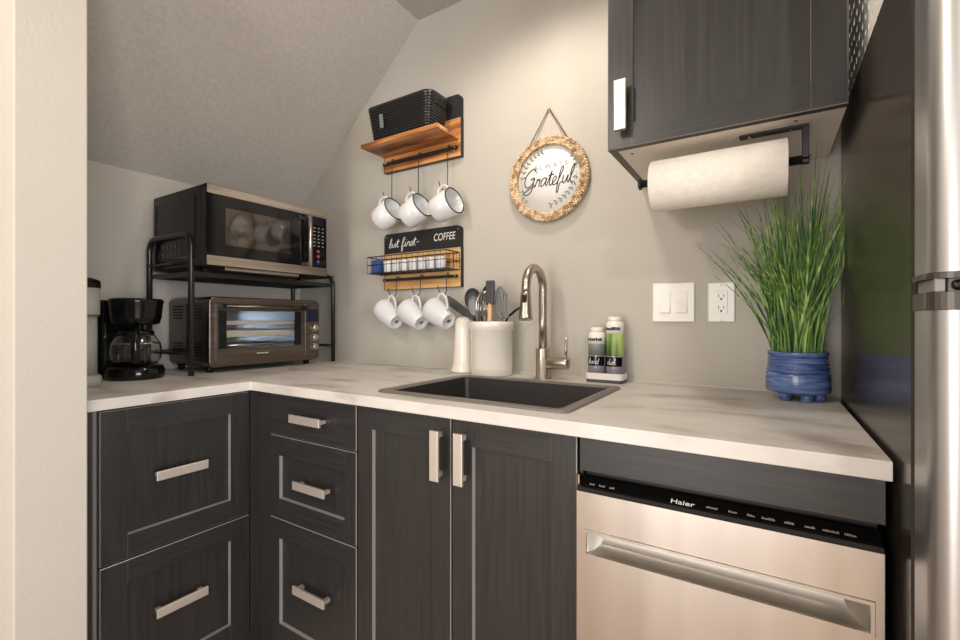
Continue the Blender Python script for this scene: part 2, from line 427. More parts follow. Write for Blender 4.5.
# drawer stack on the back-wall run
c = thing('drawer_cabinet', 'dark espresso base cabinet with three narrow drawers beside the inner corner', 'cabinet', (-1.125, -.3, 0))
m = MB(); m.box(-1.318, -.931, -.598, -.01, KZ, .875); m.box(-1.318, -.931, -.545, -.02, 0, KZ); m.build('body', MAT['carcass'], c)
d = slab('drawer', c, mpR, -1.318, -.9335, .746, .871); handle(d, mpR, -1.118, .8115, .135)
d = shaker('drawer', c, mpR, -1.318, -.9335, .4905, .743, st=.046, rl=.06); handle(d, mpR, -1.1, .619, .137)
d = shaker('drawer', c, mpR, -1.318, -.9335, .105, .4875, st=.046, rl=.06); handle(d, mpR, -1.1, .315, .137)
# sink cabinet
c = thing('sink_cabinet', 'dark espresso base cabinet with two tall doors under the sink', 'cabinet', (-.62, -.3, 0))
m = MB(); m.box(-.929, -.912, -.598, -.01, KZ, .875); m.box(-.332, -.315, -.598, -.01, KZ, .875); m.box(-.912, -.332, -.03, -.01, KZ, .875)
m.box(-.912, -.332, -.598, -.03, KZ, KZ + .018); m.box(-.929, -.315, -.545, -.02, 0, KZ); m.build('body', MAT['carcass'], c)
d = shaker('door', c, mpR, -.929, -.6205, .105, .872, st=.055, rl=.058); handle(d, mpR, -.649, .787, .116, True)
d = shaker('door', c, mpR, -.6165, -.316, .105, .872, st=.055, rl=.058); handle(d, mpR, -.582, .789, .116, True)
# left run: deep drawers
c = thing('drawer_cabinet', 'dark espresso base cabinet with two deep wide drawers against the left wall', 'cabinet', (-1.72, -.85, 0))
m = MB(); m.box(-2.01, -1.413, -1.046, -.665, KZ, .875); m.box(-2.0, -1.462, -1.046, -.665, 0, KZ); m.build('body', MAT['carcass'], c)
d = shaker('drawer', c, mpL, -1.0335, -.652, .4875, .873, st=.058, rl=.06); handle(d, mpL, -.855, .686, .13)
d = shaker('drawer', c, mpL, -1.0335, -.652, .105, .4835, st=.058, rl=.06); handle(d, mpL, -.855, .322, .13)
m = MB(); m.box(-2.01, -1.391, -1.068, -1.0475, .0, .8765); s = m.build('end_panel', MAT['wood_v'], c)
# corner post filling the inner corner
m = MB(); m.box(-1.41, -1.388, -.649, -.602, KZ, .876); m.box(-1.388, -1.3215, -.618, -.600, KZ, .876); m.box(-1.44, -1.33, -.60, -.55, 0, .85); m.box(-1.46, -1.405, -.70, -.56, 0, .098); m.box(-1.46, -1.30, -.61, -.55, 0, .098)
o = m.build('corner_panel', MAT['wood_v']); tag(o, 'narrow dark wood filler closing the inner corner between both cabinet runs', 'panel')
# panel above the dishwasher
m = MB(); m.box(-.3115, .143, -.622, -.600, .806, .8765, .001)
o = m.build('filler_panel', MAT['wood_h']); tag(o, 'long dark wood filler strip between worktop and dishwasher', 'panel')

# ------------------------------------------------------------------ dishwasher
c = thing('dishwasher', 'stainless steel dishwasher with recessed pocket handle under the worktop', 'dishwasher', (-.085, -.3, 0))
m = MB(); m.box(-.309, .137, -.597, -.03, .02, .80); m.box(-.3, .128, -.55, -.05, 0, .1); m.build('body', MAT['black'], c)
X0, X1, YB, YFd, ZT = -.3105, .1385, -.602, -.640, .772
hx0, hx1, hz0, hz1 = -.297, .128, .652, .702
m = MB()   # door skin with pocket opening
gx = [X0, hx0, hx1, X1]; gz = [.105, hz0, hz1, ZT]
for i in range(3):
    for j in range(3):
        if i == 1 and j == 1: continue
        m.quad((gx[i], YFd, gz[j]), (gx[i + 1], YFd, gz[j]), (gx[i + 1], YFd, gz[j + 1]), (gx[i], YFd, gz[j + 1]))
m.quad((X0, YFd, .105), (X0, YB, .105), (X0, YB, ZT), (X0, YFd, ZT)); m.quad((X1, YFd, .105), (X1, YB, .105), (X1, YB, ZT), (X1, YFd, ZT))
m.quad((X0, YFd, .105), (X1, YFd, .105), (X1, YB, .105), (X0, YB, .105)); m.quad((X0, YB, .105), (X1, YB, .105), (X1, YB, ZT), (X0, YB, ZT))
m.quad((X0, YFd, ZT), (X1, YFd, ZT), (X1, YB, ZT), (X0, YB, ZT))
door = m.build('door', MAT['steel'], c, doubles=True)
m = MB()   # pocket: frame ring and curved scoop
def rectl(i, y): return [(hx0 + i, y, hz0 + i), (hx1 - i, y, hz0 + i), (hx1 - i, y, hz1 - i), (hx0 + i, y, hz1 - i)]
m.loft([rectl(-.001, YFd), rectl(0, YFd - .0025), rectl(.005, YFd - .0025), rectl(.0065, YFd + .0005)], False, False)
a, b, t0, t1 = hx0 + .0065, hx1 - .0065, hz0 + .0065, hz1 - .0065
prof = []
for k in range(11):
    f = k / 10; ang = f * PI / 2
    prof.append((YFd + .0005 + .032 * math.sin(ang), t0 + (t1 - t0) * (1 - math.cos(ang)) ))
y00 = YFd + .0005; sl_ = .85
m.build('handle_frame', MAT['steel'], door); m = MB()
m.smooth = True
m.loft([[(a + sl_ * (y - y00), y, z) for y, z in prof], [(b - sl_ * (y - y00), y, z) for y, z in prof]], False, False, closed=False); m.smooth = False
m.quad((a, y00, t1), (b, y00, t1), (b - sl_ * .032, y00 + .032, t1), (a + sl_ * .032, y00 + .032, t1))
for X, q_ in ((a, sl_), (b, -sl_)):
    m.face([m.bm.verts.new((X + q_ * (y - y00), y, z)) for y, z in prof] + [m.bm.verts.new((X, y00, t1))])
m.build('handle', MAT['pocket'], door)
# control strip on top edge of the door
m = MB(); L = lambda x: [(x, YFd + .001, ZT + .0005), (x, YFd + .004, ZT + .007), (x, YB - .004, ZT + .020), (x, YB, ZT + .0005)]
m.loft([L(X0), L(X1)])
cp = m.build('control_panel', MAT['gblack'], c)
sl = math.atan2(.013, .030); RC = Matrix.Rotation(sl, 3, 'X')
def on_cp(y): return ZT + .007 + (y - (YFd + .004)) * .013 / .030 + .0004
text_mesh('lettering', 'Haier', MAT['ink_white'], cp, (-.125, -.627, on_cp(-.627)), 0.0150, RC, .0002, sx=1.15)
for x, w in ((-.29, .010), (-.272, .012), (-.252, .010), (-.088, .018), (-.055, .013), (-.028, .011), (-.008, .018), (.022, .013), (.048, .013), (.07, .020), (.096, .014)):
    m = MB(); y = -.627; z = on_cp(y); n = max(3, int(w / .0028))
    m.quad((x, y, z), (x + w, y, z), (x + w, y + .0012, z + .0005), (x, y + .0012, z + .0005))
    for q in range(n):
        xx = x + q * w / n; h = random.choice((.003, .004, .0045)); 
        m.quad((xx, y, z), (xx + w / n * .6, y, z), (xx + w / n * .6, y + h, z + h * .43), (xx, y + h, z + h * .43))
    m.build('key_mark', MAT['ink_grey'], cp)
m = MB(); m.box(X0 - .0025, X0 + .001, -.628, -.612, .777, .799); m.build('bracket', MAT['chrome'], c)

# ------------------------------------------------------------------ sink
c = thing('sink', 'dark composite drop-in sink set into the worktop', 'sink', (-.625, -.375, CT))
m = MB(); sx, sy, sw, sh = -.625, -.3775, .55, .425
m.smooth = True
lo = [rrect(sx, sy, sw, sh, .022, CT + .0002), rrect(sx, sy, sw, sh, .022, CT + .003), rrect(sx, sy, sw - .005, sh - .005, .02, CT + .0055),
      rrect(sx, sy, sw - .05, sh - .05, .016, CT + .0055), rrect(sx, sy, sw - .058, sh - .058, .014, CT + .0015)]
m.loft(lo, False, False); m.build('rim', MAT['sinkrim'], c)
m = MB(); m.smooth = True
lo = [rrect(sx, sy, sw - .058, sh - .058, .014, CT + .0015), rrect(sx, sy, sw - .060, sh - .060, .014, CT - .01), rrect(sx, sy, sw - .075, sh - .075, .02, CT - .17),
      rrect(sx, sy, sw - .10, sh - .10, .025, CT - .19), rrect(sx, sy, .10, .10, .045, CT - .196)]
m.loft(lo, False, True); bs = m.build('basin', MAT['sink'], c)
m = MB(); m.lathe([(.045, 0), (.045, .003), (.036, .003), (.03, -.001), (.0, -.001)], (sx, sy, CT - .1955), 24, cap0=False, cap1=True); m.build('drain', MAT['chrome'], c)

# ------------------------------------------------------------------ faucet
FX, FY = -.638, -.075
c = thing('faucet', 'brushed nickel gooseneck kitchen faucet behind the sink', 'faucet', (FX, FY, CT))
m = MB(); m.lathe([(.027, .0003), (.027, .004), (.0235, .006), (.0235, .098), (.022, .100), (.0155, .101)], (FX, FY, CT), 28); m.build('base', MAT['faucet'], c)
m = MB(); ra = .063
path = [(FX, FY, CT + .098), (FX, FY, 1.10), (FX, FY, 1.18)] + arc((FX, FY - ra, 1.205), ra, 0, 180, 18, 'YZ')[0:] + [(FX + .001, FY - 2 * ra - .003, 1.185)]
m.tube(path, .0142, 16); m.build('spout', MAT['faucet'], c)
m = MB(); p0 = Vector((FX + .001, FY - 2 * ra - .003, 1.187)); p1 = Vector((FX + .006, FY - 2 * ra - .016, 1.10))
dd = (p1 - p0)
m.tube([p0, p0 + dd * .1, p0 + dd * .35, p0 + dd * .8, p0 + dd * .98, p1], [.0142, .0162, .0175, .0215, .0225, .0205], 20); sh_ = m.build('spray_head', MAT['faucet'], c)
m = MB(); q = p0 + dd * .25; m.rot_box(q + Vector((.004, -.0165, 0)), (1, 0, 0), dd, (0, -1, .15), .006, .012, .004); m.build('button', MAT['black'], sh_)
m = MB(); m.lathe([(.016, 0), (.019, .004), (.019, .067), (.018, .073), (.012, .075)], (FX + .018, FY - .004, .957), 24, 'X'); lv = m.build('valve', MAT['faucet'], c)
m = MB(); m.tube([(FX + .082, FY - .004, .972), (FX + .084, FY - .006, 1.0), (FX + .086, FY - .008, 1.042)], [.0048, .0045, .0042], 12); m.build('lever', MAT['faucet'], c)

# ------------------------------------------------------------------ crock, utensils, vase
KX, KY = -.832, -.0855
c = tag(MB.build((lambda m: (m.lathe([(.071, 0), (.0742, .003), (.0748, .03), (.0748, .157), (.0785, .159), (.0788, .185), (.0775, .189), (.0735, .189), (.072, .186), (.072, .008), (.0, .008)], (KX, KY, CT + .0005), 48, cap0=True, cap1=True), m)[1])(MB()), 'utensil_crock', MAT['ceramic']), 'tall glossy white ceramic crock full of utensils behind the sink', 'crock')
m = MB(); m.lathe([(.052, 0), (.056, .003), (.055, .007), (.049, .016), (.045, .04), (.041, .10), (.038, .16), (.036, .19), (.030, .202), (.018, .207), (.0, .207)], (-.9645, -.0605, CT + .0005), 40, cap1=False)
tag(m.build('ceramic_vase', MAT['ceramic']), 'slim white ceramic vase with flared foot beside the crock', 'vase')
ZR = CT + .19
def util(name, label, group='cooking utensils standing in the white crock'):
    return thing(name, label, 'utensil', (KX, KY, CT + .012), group)
def shaft(base, top, r=.004, n=8):
    m = MB(); m.tube([base, top], r, n); return m
B0 = CT + .016
# spatula leaning left
c = util('spatula', 'charcoal spatula leaning far out over the hanging white mugs')
base = Vector((KX + .02, KY, B0)); mid = Vector((-.905, -.09, 1.108)); tip = Vector((-1.012, -.098, 1.172))
m = MB(); m.tube([base, (KX - .03, KY, 1.03), mid], .005, 8); m.build('handle', MAT['grey_util'], c)
m = MB(); ax = (tip - mid).normalized(); bx_ = Vector((0, -.70, .75)); bx_ = (bx_ - ax * bx_.dot(ax)).normalized(); cx_ = ax.cross(bx_)
def blade(m, p, q, ws, bx_, cx_, th=.0022):
    loops = []
    for k, w in enumerate(ws):
        o = p + (q - p) * (k / (len(ws) - 1)); loops.append([o + bx_ * w - cx_ * th, o + bx_ * w + cx_ * th, o - bx_ * w + cx_ * th, o - bx_ * w - cx_ * th])
    m.loft(loops)
blade(m, mid - ax * .01, tip, [.006, .02, .03, .034, .034, .034, .030], bx_, cx_); m.build('blade', MAT['grey_util'], c)
# ladle / spoons
def bowl(m, cpos, rx, rz, depth, nrm=(0, -1, 0), tilt=0.):
    nrm = Vector(nrm).normalized(); uz = Vector((math.sin(tilt), 0, math.cos(tilt))); uz = (uz - nrm * uz.dot(nrm)).normalized(); ux = uz.cross(nrm)
    loops = []
    for k in range(7):
        f = k / 6 * PI / 2 * .98; rr = math.cos(f); dd_ = math.sin(f) * depth
        loops.append([Vector(cpos) + ux * (rx * rr * math.cos(a)) + uz * (rz * rr * math.sin(a)) - nrm * dd_ for a in [2 * PI * i / 20 for i in range(20)]])
    inner = [[p + nrm * .0015 + (Vector(cpos) - p) * .04 for p in l] for l in loops]
    m.smooth = True; m.loft(inner[::-1] + loops, True, True); m.smooth = False
c = util('ladle', 'charcoal ladle with a round grey bowl nearest the shelf board')
m = shaft((KX + .03, KY + .01, B0), (-.905, -.07, 1.155), .004); m.build('handle', MAT['grey_util'], c)
m = MB(); bowl(m, (-.916, -.078, 1.176), .034, .044, .022, (.2, -.95, .1), -.35); m.build('bowl', MAT['grey_util'], c)
c = util('slotted_spoon', 'black slotted spoon standing just behind the whisk')
m = shaft((KX, KY + .03, B0), (-.868, -.05, 1.16), .004); m.build('handle', MAT['black'], c)
m = MB(); bowl(m, (-.872, -.045, 1.196), .032, .036, .012, (-.2, -.95, .1), -.1); m.build('bowl', MAT['black'], c)
c = util('whisk', 'steel balloon whisk in the middle of the crock')
m = shaft((KX - .01, KY - .03, B0), (-.852, -.105, 1.115), .006); m.build('handle', MAT['chrome'], c)
m = MB()
for k in range(7):
    a = PI * k / 7; L_ = []
    for q in range(17):
        f = q / 16 * PI; rr = .026 * math.sin(f) ** .8; z = 1.112 + .085 * (math.sin(f / 1) ** .6) if False else 0
        s_ = -math.cos(f); L_.append(Vector((-.856 + math.cos(a) * .026 * s_ * (1 - .0), -.105 + math.sin(a) * .026 * s_, 1.112 + .092 * math.sin(f) ** .7)))
    m.tube(L_, .0012, 5)
m.build('wires', MAT['chrome'], c)
c = util('basting_brush', 'black bristle basting brush with a pale wooden handle')
m = shaft((KX + .005, KY - .04, B0), (-.820, -.115, 1.158), .008, 12); m.build('handle', MAT['woodhandle'], c, bevel=0)
m = MB(); m.rot_box((-.820, -.116, 1.196), (1, 0, 0), (0, 1, 0), (.02, -.01, 1), .016, .007, .042); m.build('brush_head', MAT['grey_util'], c, bevel=.003)
c = util('turner', 'pale grey slotted turner beside the basting brush')
m = shaft((KX + .02, KY - .02, B0), (-.782, -.09, 1.13), .0045); m.build('handle', MAT['grey_util2'], c)
m = MB()
for k in range(4):
    x0 = -.806 + k * .0125; m.tube(smooth_path([(x0 + .008, -.094, 1.105), (x0 - .001, -.096, 1.15), (x0 + .002, -.097, 1.205 - abs(k - 1.3) * .008)], 5), .0042, 6)
m.tube(smooth_path([(-.806, -.097, 1.195), (-.79, -.097, 1.215), (-.770, -.097, 1.19)], 5), .005, 6)
m.build('blade', MAT['grey_util2'], c)
c = util('serving_spoon', 'charcoal spoon with a round head in front of the slotted spoon')
m = shaft((KX - .03, KY - .02, B0), (-.872, -.108, 1.12), .0045); m.build('handle', MAT['grey_util'], c)
m = MB(); bowl(m, (-.887, -.118, 1.150), .022, .036, .009, (.2, -.95, .1), -.2); m.build('bowl', MAT['grey_util2'], c)
c = util('kitchen_tongs', 'thin black handle leaning towards the faucet')
m = MB(); m.tube(smooth_path([(KX + .0, KY, B0), (-.775, -.087, 1.09), (-.748, -.09, 1.122), (-.715, -.092, 1.143), (-.700, -.093, 1.15)], 5), .0042, 8); m.build('handle', MAT['black'], c)

# ------------------------------------------------------------------ soap bottles in caddy
c = thing('bottle_caddy', 'white tray holding two soap bottles at the corner of the sink', 'tray', (-.41, -.055, CT))
m = MB(); m.smooth = False
cx, cy = -.4305, -.052
m.loft([rrect(cx, cy, .114, .068, .012, CT + .0005), rrect(cx, cy, .114, .068, .012, CT + .010)]); m.build('base', MAT['grey_util'], c)
m = MB()
m.loft([rrect(cx, cy, .116, .068, .014, CT + .010), rrect(cx, cy, .119, .072, .016, CT + .030), rrect(cx, cy, .1165, .069, .015, CT + .030), rrect(cx, cy, .113, .065, .012, CT + .013)], True, True); m.build('tray', MAT['white'], c)
def soap(name, label, x, top, word, bandmat, group):
    y = -.052; z0 = CT + .0135; R = .0275
    c = thing(name, label, 'bottle', (x, y, z0), group)
    m = MB(); m.lathe([(.022, 0), (R, .004), (R, .070)], (x, y, z0), 28); m.build('bottle_base', MAT['liquid'], c)
    m = MB(); m.lathe([(R, .070), (R, top - .042), (R - .0015, top - .040)], (x, y, z0), 28); b = m.build('label_band', bandmat, c)
    m = MB(); m.lathe([(R, top - .044), (R + .0003, top - .02), (R - .003, top - .009), (.016, top - .005)], (x, y, z0), 28); b2 = m.build('shoulder', MAT['white'], c)
    m = MB(); m.lathe([(.020, top - .006), (.021, top - .002), (.021, top + .006), (.019, top + .008), (.0, top + .008)], (x, y, z0), 24); m.build('cap', MAT['white'], c)
    # wrapped black plate with handwriting
    m = MB(); n = 14; A0, A1 = math.radians(188), math.radians(338); rr = R + .0006
    pt = lambda a, z, r_: (x + r_ * math.cos(a), y + r_ * math.sin(a), z0 + z)
    for i in range(n):
        a, b = A0 + (A1 - A0) * i / n, A0 + (A1 - A0) * (i + 1) / n
        L = lambda a_: [pt(a_, .038, rr - .0005), pt(a_, .038, rr), pt(a_, .067, rr), pt(a_, .067, rr - .0005)]
        m.loft([L(a), L(b)])
    pl = m.build('name_plate', MAT['gblack'], c)
    m = MB(); sz_ = .0105; Lw = script_len(word) * sz_; xx = 0
    ac = math.radians(262)
    for ch in word:
        adv, st = GLYPH[ch]
        for s_ in st:
            pts = []
            for px, py in s_:
                u = (xx + px * sz_ + .2 * py * sz_) - Lw / 2; a = ac + u / rr; pts.append(pt(a, .044 + py * sz_ * .85, rr + .0006))
            m.tube(smooth_path(pts, 4) if len(pts) > 2 else pts, .0007, 5)
        xx += adv * sz_
    m.build('handwriting', MAT['ink_white'], pl)
    m = MB(); mk = top - .034
    for i in range(9):
        a = math.radians(200 + i * 14); w = math.radians(random.uniform(4, 8)); h = random.uniform(.006, .011)
        L = lambda a_: [pt(a_, mk, R + .0002), pt(a_, mk, R + .0008), pt(a_, mk + h, R + .0008), pt(a_, mk + h, R + .0002)]
        m.loft([L(a - w), L(a + w)])
    m.build('pattern', MAT['ink_dark'], b2)
soap('soap_bottle', 'shorter white topped soap bottle with black plate reading hand', -.4605, .150, 'hand', MAT['greylabel'], None)
soap('soap_bottle', 'taller soap bottle with green band and black plate reading dish', -.4035, .184, 'dish', MAT['greenlabel'], None)

# ------------------------------------------------------------------ switches and outlet
c = thing('light_switch', 'white double rocker light switch plate beside the soap bottles', 'switch', (-.2415, 0, 1.153))
m = MB(); m.box(-.301, -.182, -.0065, -.0003, 1.094, 1.212, .0025); m.build('plate', MAT['white'], c)
for x in (-.265, -.2175):
    m = MB(); m.loft([[(x - .0165, -.006, 1.12), (x + .0165, -.006, 1.12), (x + .0165, -.006, 1.187), (x - .0165, -.006, 1.187)],
                      [(x - .016, -.0075, 1.121), (x + .016, -.0075, 1.121), (x + .016, -.0075, 1.186), (x - .016, -.0075, 1.186)]])
    m.loft([[(x - .0145, -.0074, 1.123), (x - .0145, -.0074, 1.184), (x - .0145, -.0085, 1.184), (x - .0145, -.009, 1.155), (x - .0145, -.0135, 1.123)],
            [(x + .0145, -.0074, 1.123), (x + .0145, -.0074, 1.184), (x + .0145, -.0085, 1.184), (x + .0145, -.009, 1.155), (x + .0145, -.0135, 1.123)]])
    m.build('rocker', MAT['white'], c)
c = thing('power_outlet', 'white double socket outlet plate behind the grass plant', 'outlet', (-.1125, 0, 1.151))
m = MB(); m.box(-.147, -.078, -.0065, -.0003, 1.094, 1.208, .0025); m.build('plate', MAT['white'], c)
m = MB(); m.box(-.129, -.096, -.0085, -.006, 1.117, 1.184, .001); so = m.build('socket', MAT['white'], c)
m = MB()
for z in (1.167, 1.133):
    for dx, h in ((-.0065, .0045), (.0065, .0035)): m.box(-.1125 + dx - .0009, -.1125 + dx + .0009, -.0088, -.0083, z - h + .003, z + h + .003)
    m.cyl((-.1125, -.0088, z - .007), .0027, .0006, 'Y', 12)
m.build('slots', MAT['ink_dark'], so)
for z in (1.2, 1.1): m = MB(); m.cyl((-.1125, -.0072, z), .0022, .001, 'Y', 10); m.build('screw', MAT['nickel'], c)

# ------------------------------------------------------------------ upper cabinet
UZ = 1.52
c = thing('wall_cabinet', 'dark espresso wall cabinet with one door mounted above the grass plant', 'cabinet', (-.1, -.17, UZ))
m = MB()
m.box(-.335, -.317, -.338, -.0005, UZ + .0, 2.26); m.box(.116, .132, -.338, -.0005, UZ + .0205, 2.26); m.box(-.315, .116, -.338, -.0005, 2.244, 2.26)
m.build('body', MAT['wood_v'], c)
m = MB(); m.box(-.3165, .132, -.336, -.001, UZ + .001, UZ + .02); up = m.build('underside', MAT['underside'], c)
m = MB()
for x, y in ((-.29, -.3), (.05, -.31), (-.29, -.04), (.09, -.05)): m = MB(); m.lathe([(.0045, 0), (.0045, .001)], (x, y, UZ + .0003), 10); m.build('screw_cap', MAT['rope'], up)
YU = -.339; mpU = lambda u, w, z: (u, YU - w, z)
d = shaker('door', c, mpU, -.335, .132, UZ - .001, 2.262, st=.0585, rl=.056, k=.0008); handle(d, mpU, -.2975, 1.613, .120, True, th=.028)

# paper towel holder and roll
TY = -.275
c = thing('towel_holder', 'black metal arm bracket screwed under the wall cabinet', 'bracket', (0, TY, 1.52))
m = MB(); m.box(-.055, .075, TY - .010, TY + .010, 1.5155, 1.5235, .001); m.build('plate', MAT['blackm'], c)
m = MB(); m.box(.063, .075, TY - .009, TY + .009, 1.438, 1.517, .001); m.build('arm', MAT['blackm'], c)
m = MB(); m.tube([(-.275, TY, 1.447), (.076, TY, 1.447)], .0095, 16); m.build('rod', MAT['blackm'], c)
m = MB(); m.lathe([(.0, 0), (.014, 0), (.014, .006), (.0, .006)], (-.279, TY, 1.447), 16, 'X'); m.build('end_knob', MAT['blackm'], c)
m = MB()
for x in (-.035, .045): m = MB(); m.lathe([(.004, 0), (.003, -.0015)], (x, TY, 1.5155), 10); m.build('screw', MAT['chrome'], c)
m = MB(); RC_ = (-.245, TY, 1.4355); a = .062
m.lathe([(.0215, 0), (a - .001, 0), (a, .001), (a, .281), (a - .001, .282), (.0215, .282), (.0215, 0)], RC_, 56, 'X', False, False)
pr = tag(m.build('paper_towel_roll', MAT['paper']), 'full white paper towel roll hanging under the wall cabinet', 'paper towel')

# ------------------------------------------------------------------ plant
GX, GY = .062, -.115
c = thing('potted_plant', 'tall green grass plant in ribbed blue pot beside the fridge', 'plant', (GX, GY, CT))
pf = []
z = .018; pf.append((.056, z)); pf.append((.0655, z + .003)); pf.append((.067, z + .008)); pf.append((.0665, z + .044))
zz = .066
while zz < .110:
    pf += [(.0660 - (zz - .06) * .09, zz), (.0622 - (zz - .06) * .09, zz + .0022), (.0622 - (zz - .06) * .09, zz + .0035), (.0660 - (zz - .06) * .09, zz + .0048)]; zz += .0075
pf += [(.0628, .116), (.0622, .118), (.0585, .118), (.058, .112), (.058, .098)]
m = MB(); m.lathe(pf, (GX, GY, CT), 48, cap1=False); m.build('pot', MAT['blue'], c)
m = MB(); m.lathe([(.058, .098), (.03, .102), (0, .103)], (GX, GY, CT), 32, cap0=False); m.build('soil', MAT['soil'], c)
for a in (232, 350, 292, 110):
    a = math.radians(a); m = MB(); x, y = GX + .043 * math.cos(a), GY + .043 * math.sin(a)
    m.lathe([(.010, .0004), (.0125, .004), (.0155, .021)], (x, y, CT), 16); m.build('foot', MAT['blue'], c)
m = MB()
for i in range(200):
    a = random.uniform(0, 2 * PI); r0 = .052 * math.sqrt(random.random())
    H = random.uniform(.2, .46) if i % 3 else random.uniform(.38, .50)
    lean = random.gauss(-.015, .06)
    ly = random.gauss(-.01, .055); curve = random.uniform(.5, 1.6)
    if i < 22: lean = -random.uniform(.09, .19); H = random.uniform(.28, .42)
    bx0, by0 = GX + r0 * math.cos(a), GY + r0 * math.sin(a)
    w0 = random.uniform(.0015, .0036); yaw = random.uniform(-1, 1); d_ = Vector((math.cos(yaw), math.sin(yaw), 0))
    rows = []; K = 7
    for k in range(K + 1):
        f = k / K; ww = w0 * (1 - f ** 2.2) * (.75 + .6 * f * (1 - f)) + .0002
        xx = bx0 + lean * f ** (1 + curve * .5) + (bx0 - GX) * f * .4; yy = by0 + ly * f ** (1 + curve * .5)
        xx = min(xx, .1475 - ww); yy = min(yy, -.004)
        zz = CT + .10 + H * f * (1 - .12 * (abs(lean) / .1) * f)
        cc = Vector((xx, yy, zz))
        if zz > 1.34 and cc.x < .06 and cc.y < -.19: cc.y = -.19
        if zz > UZ - .003 and yy > -.375: cc.z = UZ - .003
        rows.append([cc - d_ * ww, cc + Vector((-d_.y, d_.x, 0)) * ww * .5, cc + d_ * ww])
    m.smooth = True; m.loft(rows, False, False, closed=False)
for (tx, ty, tz, w0) in ((.095, -.20, 1.508, .0036), (.12, -.16, 1.50, .003), (.135, -.12, 1.50, .003), (.11, -.09, 1.49, .003)):
    rows = []
    for k in range(11):
        f = k / 10; ww = w0 * (1 - f ** 2) + .0002; cc = Vector((GX + .02 + (tx - GX - .02) * f ** 2, GY + (ty - GY) * f ** 1.5, CT + .1 + (tz - CT - .1) * f))
        d_ = Vector((.8, .6, 0)); rows.append([cc - d_ * ww, cc + Vector((.6, -.8, 0)) * ww * .5, cc + d_ * ww])
    m.loft(rows, False, False, closed=False)
m.build('foliage', MAT['grass'], c)

# ------------------------------------------------------------------ fridge
c = thing('refrigerator', 'tall top-freezer fridge with black sides and stainless doors', 'refrigerator', (.5, -.4, 0))
FL, FR, FYb, FYf = .152, .86, -.065, -.712
m = MB(); m.box(FL, FR, FYf, FYb, .03, 1.60, .004); m.build('body', MAT['fridge_side'], c)
m = MB(); m.box(FL + .01, FR - .01, FYf - .008, FYf + .002, .04, 1.59); m.build('gasket', MAT['blackgap'], c)
def fdoor(z0, z1):
    m = MB(); m.smooth = True
    y0, y1 = -.7205, -.790; r = .022
    def L(z):
        p = [(FL + .001, y0), (FL + .001, y1 + r)]
        p += [(FL + .001 + r - r * math.cos(t), y1 + r - r * math.sin(t)) for t in [PI / 2 * k / 8 for k in range(1, 9)]]
        p += [(FR - r - .001 + r * math.sin(t), y1 + r - r * math.cos(t)) for t in [PI / 2 * k / 8 for k in range(0, 9)]]
        p += [(FR - .001, y0)]
        return [(x, y, z) for x, y in p]
    m.loft([L(z0), L(z1)]); o = m.build('door', MAT['frsteel'], c)
    for p in o.data.polygons: p.use_smooth = len(p.vertices) == 4
    md = o.modifiers.new('es', 'EDGE_SPLIT'); md.split_angle = .6
    return o
fdoor(1.153, 1.598); fdoor(.06, 1.111)
m = MB()
y0, y1 = -.7205, -.788; r = .02
def L(z, i=0.):
    p = [(FL + i, y0), (FL + i, y1 + r)] + [(FL + i + r - r * math.cos(t), y1 + i + r - r * math.sin(t)) for t in [PI / 2 * k / 6 for k in range(1, 7)]]
    p += [(FR - .01, y1 + i), (FR - .01, y0)]
    return [(x, y, z) for x, y in p]
m.loft([L(1.146, -.0015), L(1.1525, -.0015)]); m.build('door_cap', MAT['captrim'], c)
m = MB(); m.loft([L(1.1115, -.001), L(1.131, -.001)]); m.build('door_cap', MAT['captrim'], c)
m = MB(); m.box(FL + .004, .165, -.785, -.7205, 1.131, 1.146, .001); m.box(.168, .30, -.781, -.7205, 1.131, 1.146, .001); hg = m.build('hinge', MAT['carcass'], c)
m = MB(); m.lathe([(0, 0), (.006, 0), (.006, .002), (0, .002)], (.176, -.7835, 1.1385), 16, 'Y'); m.build('screw', MAT['black'], hg)
for x, y in ((.2, -.65), (.8, -.65), (.2, -.12), (.8, -.12)):
    m = MB(); m.cyl((x, y, 0.0003), .02, .03); m.build('foot', MAT['black'], c)

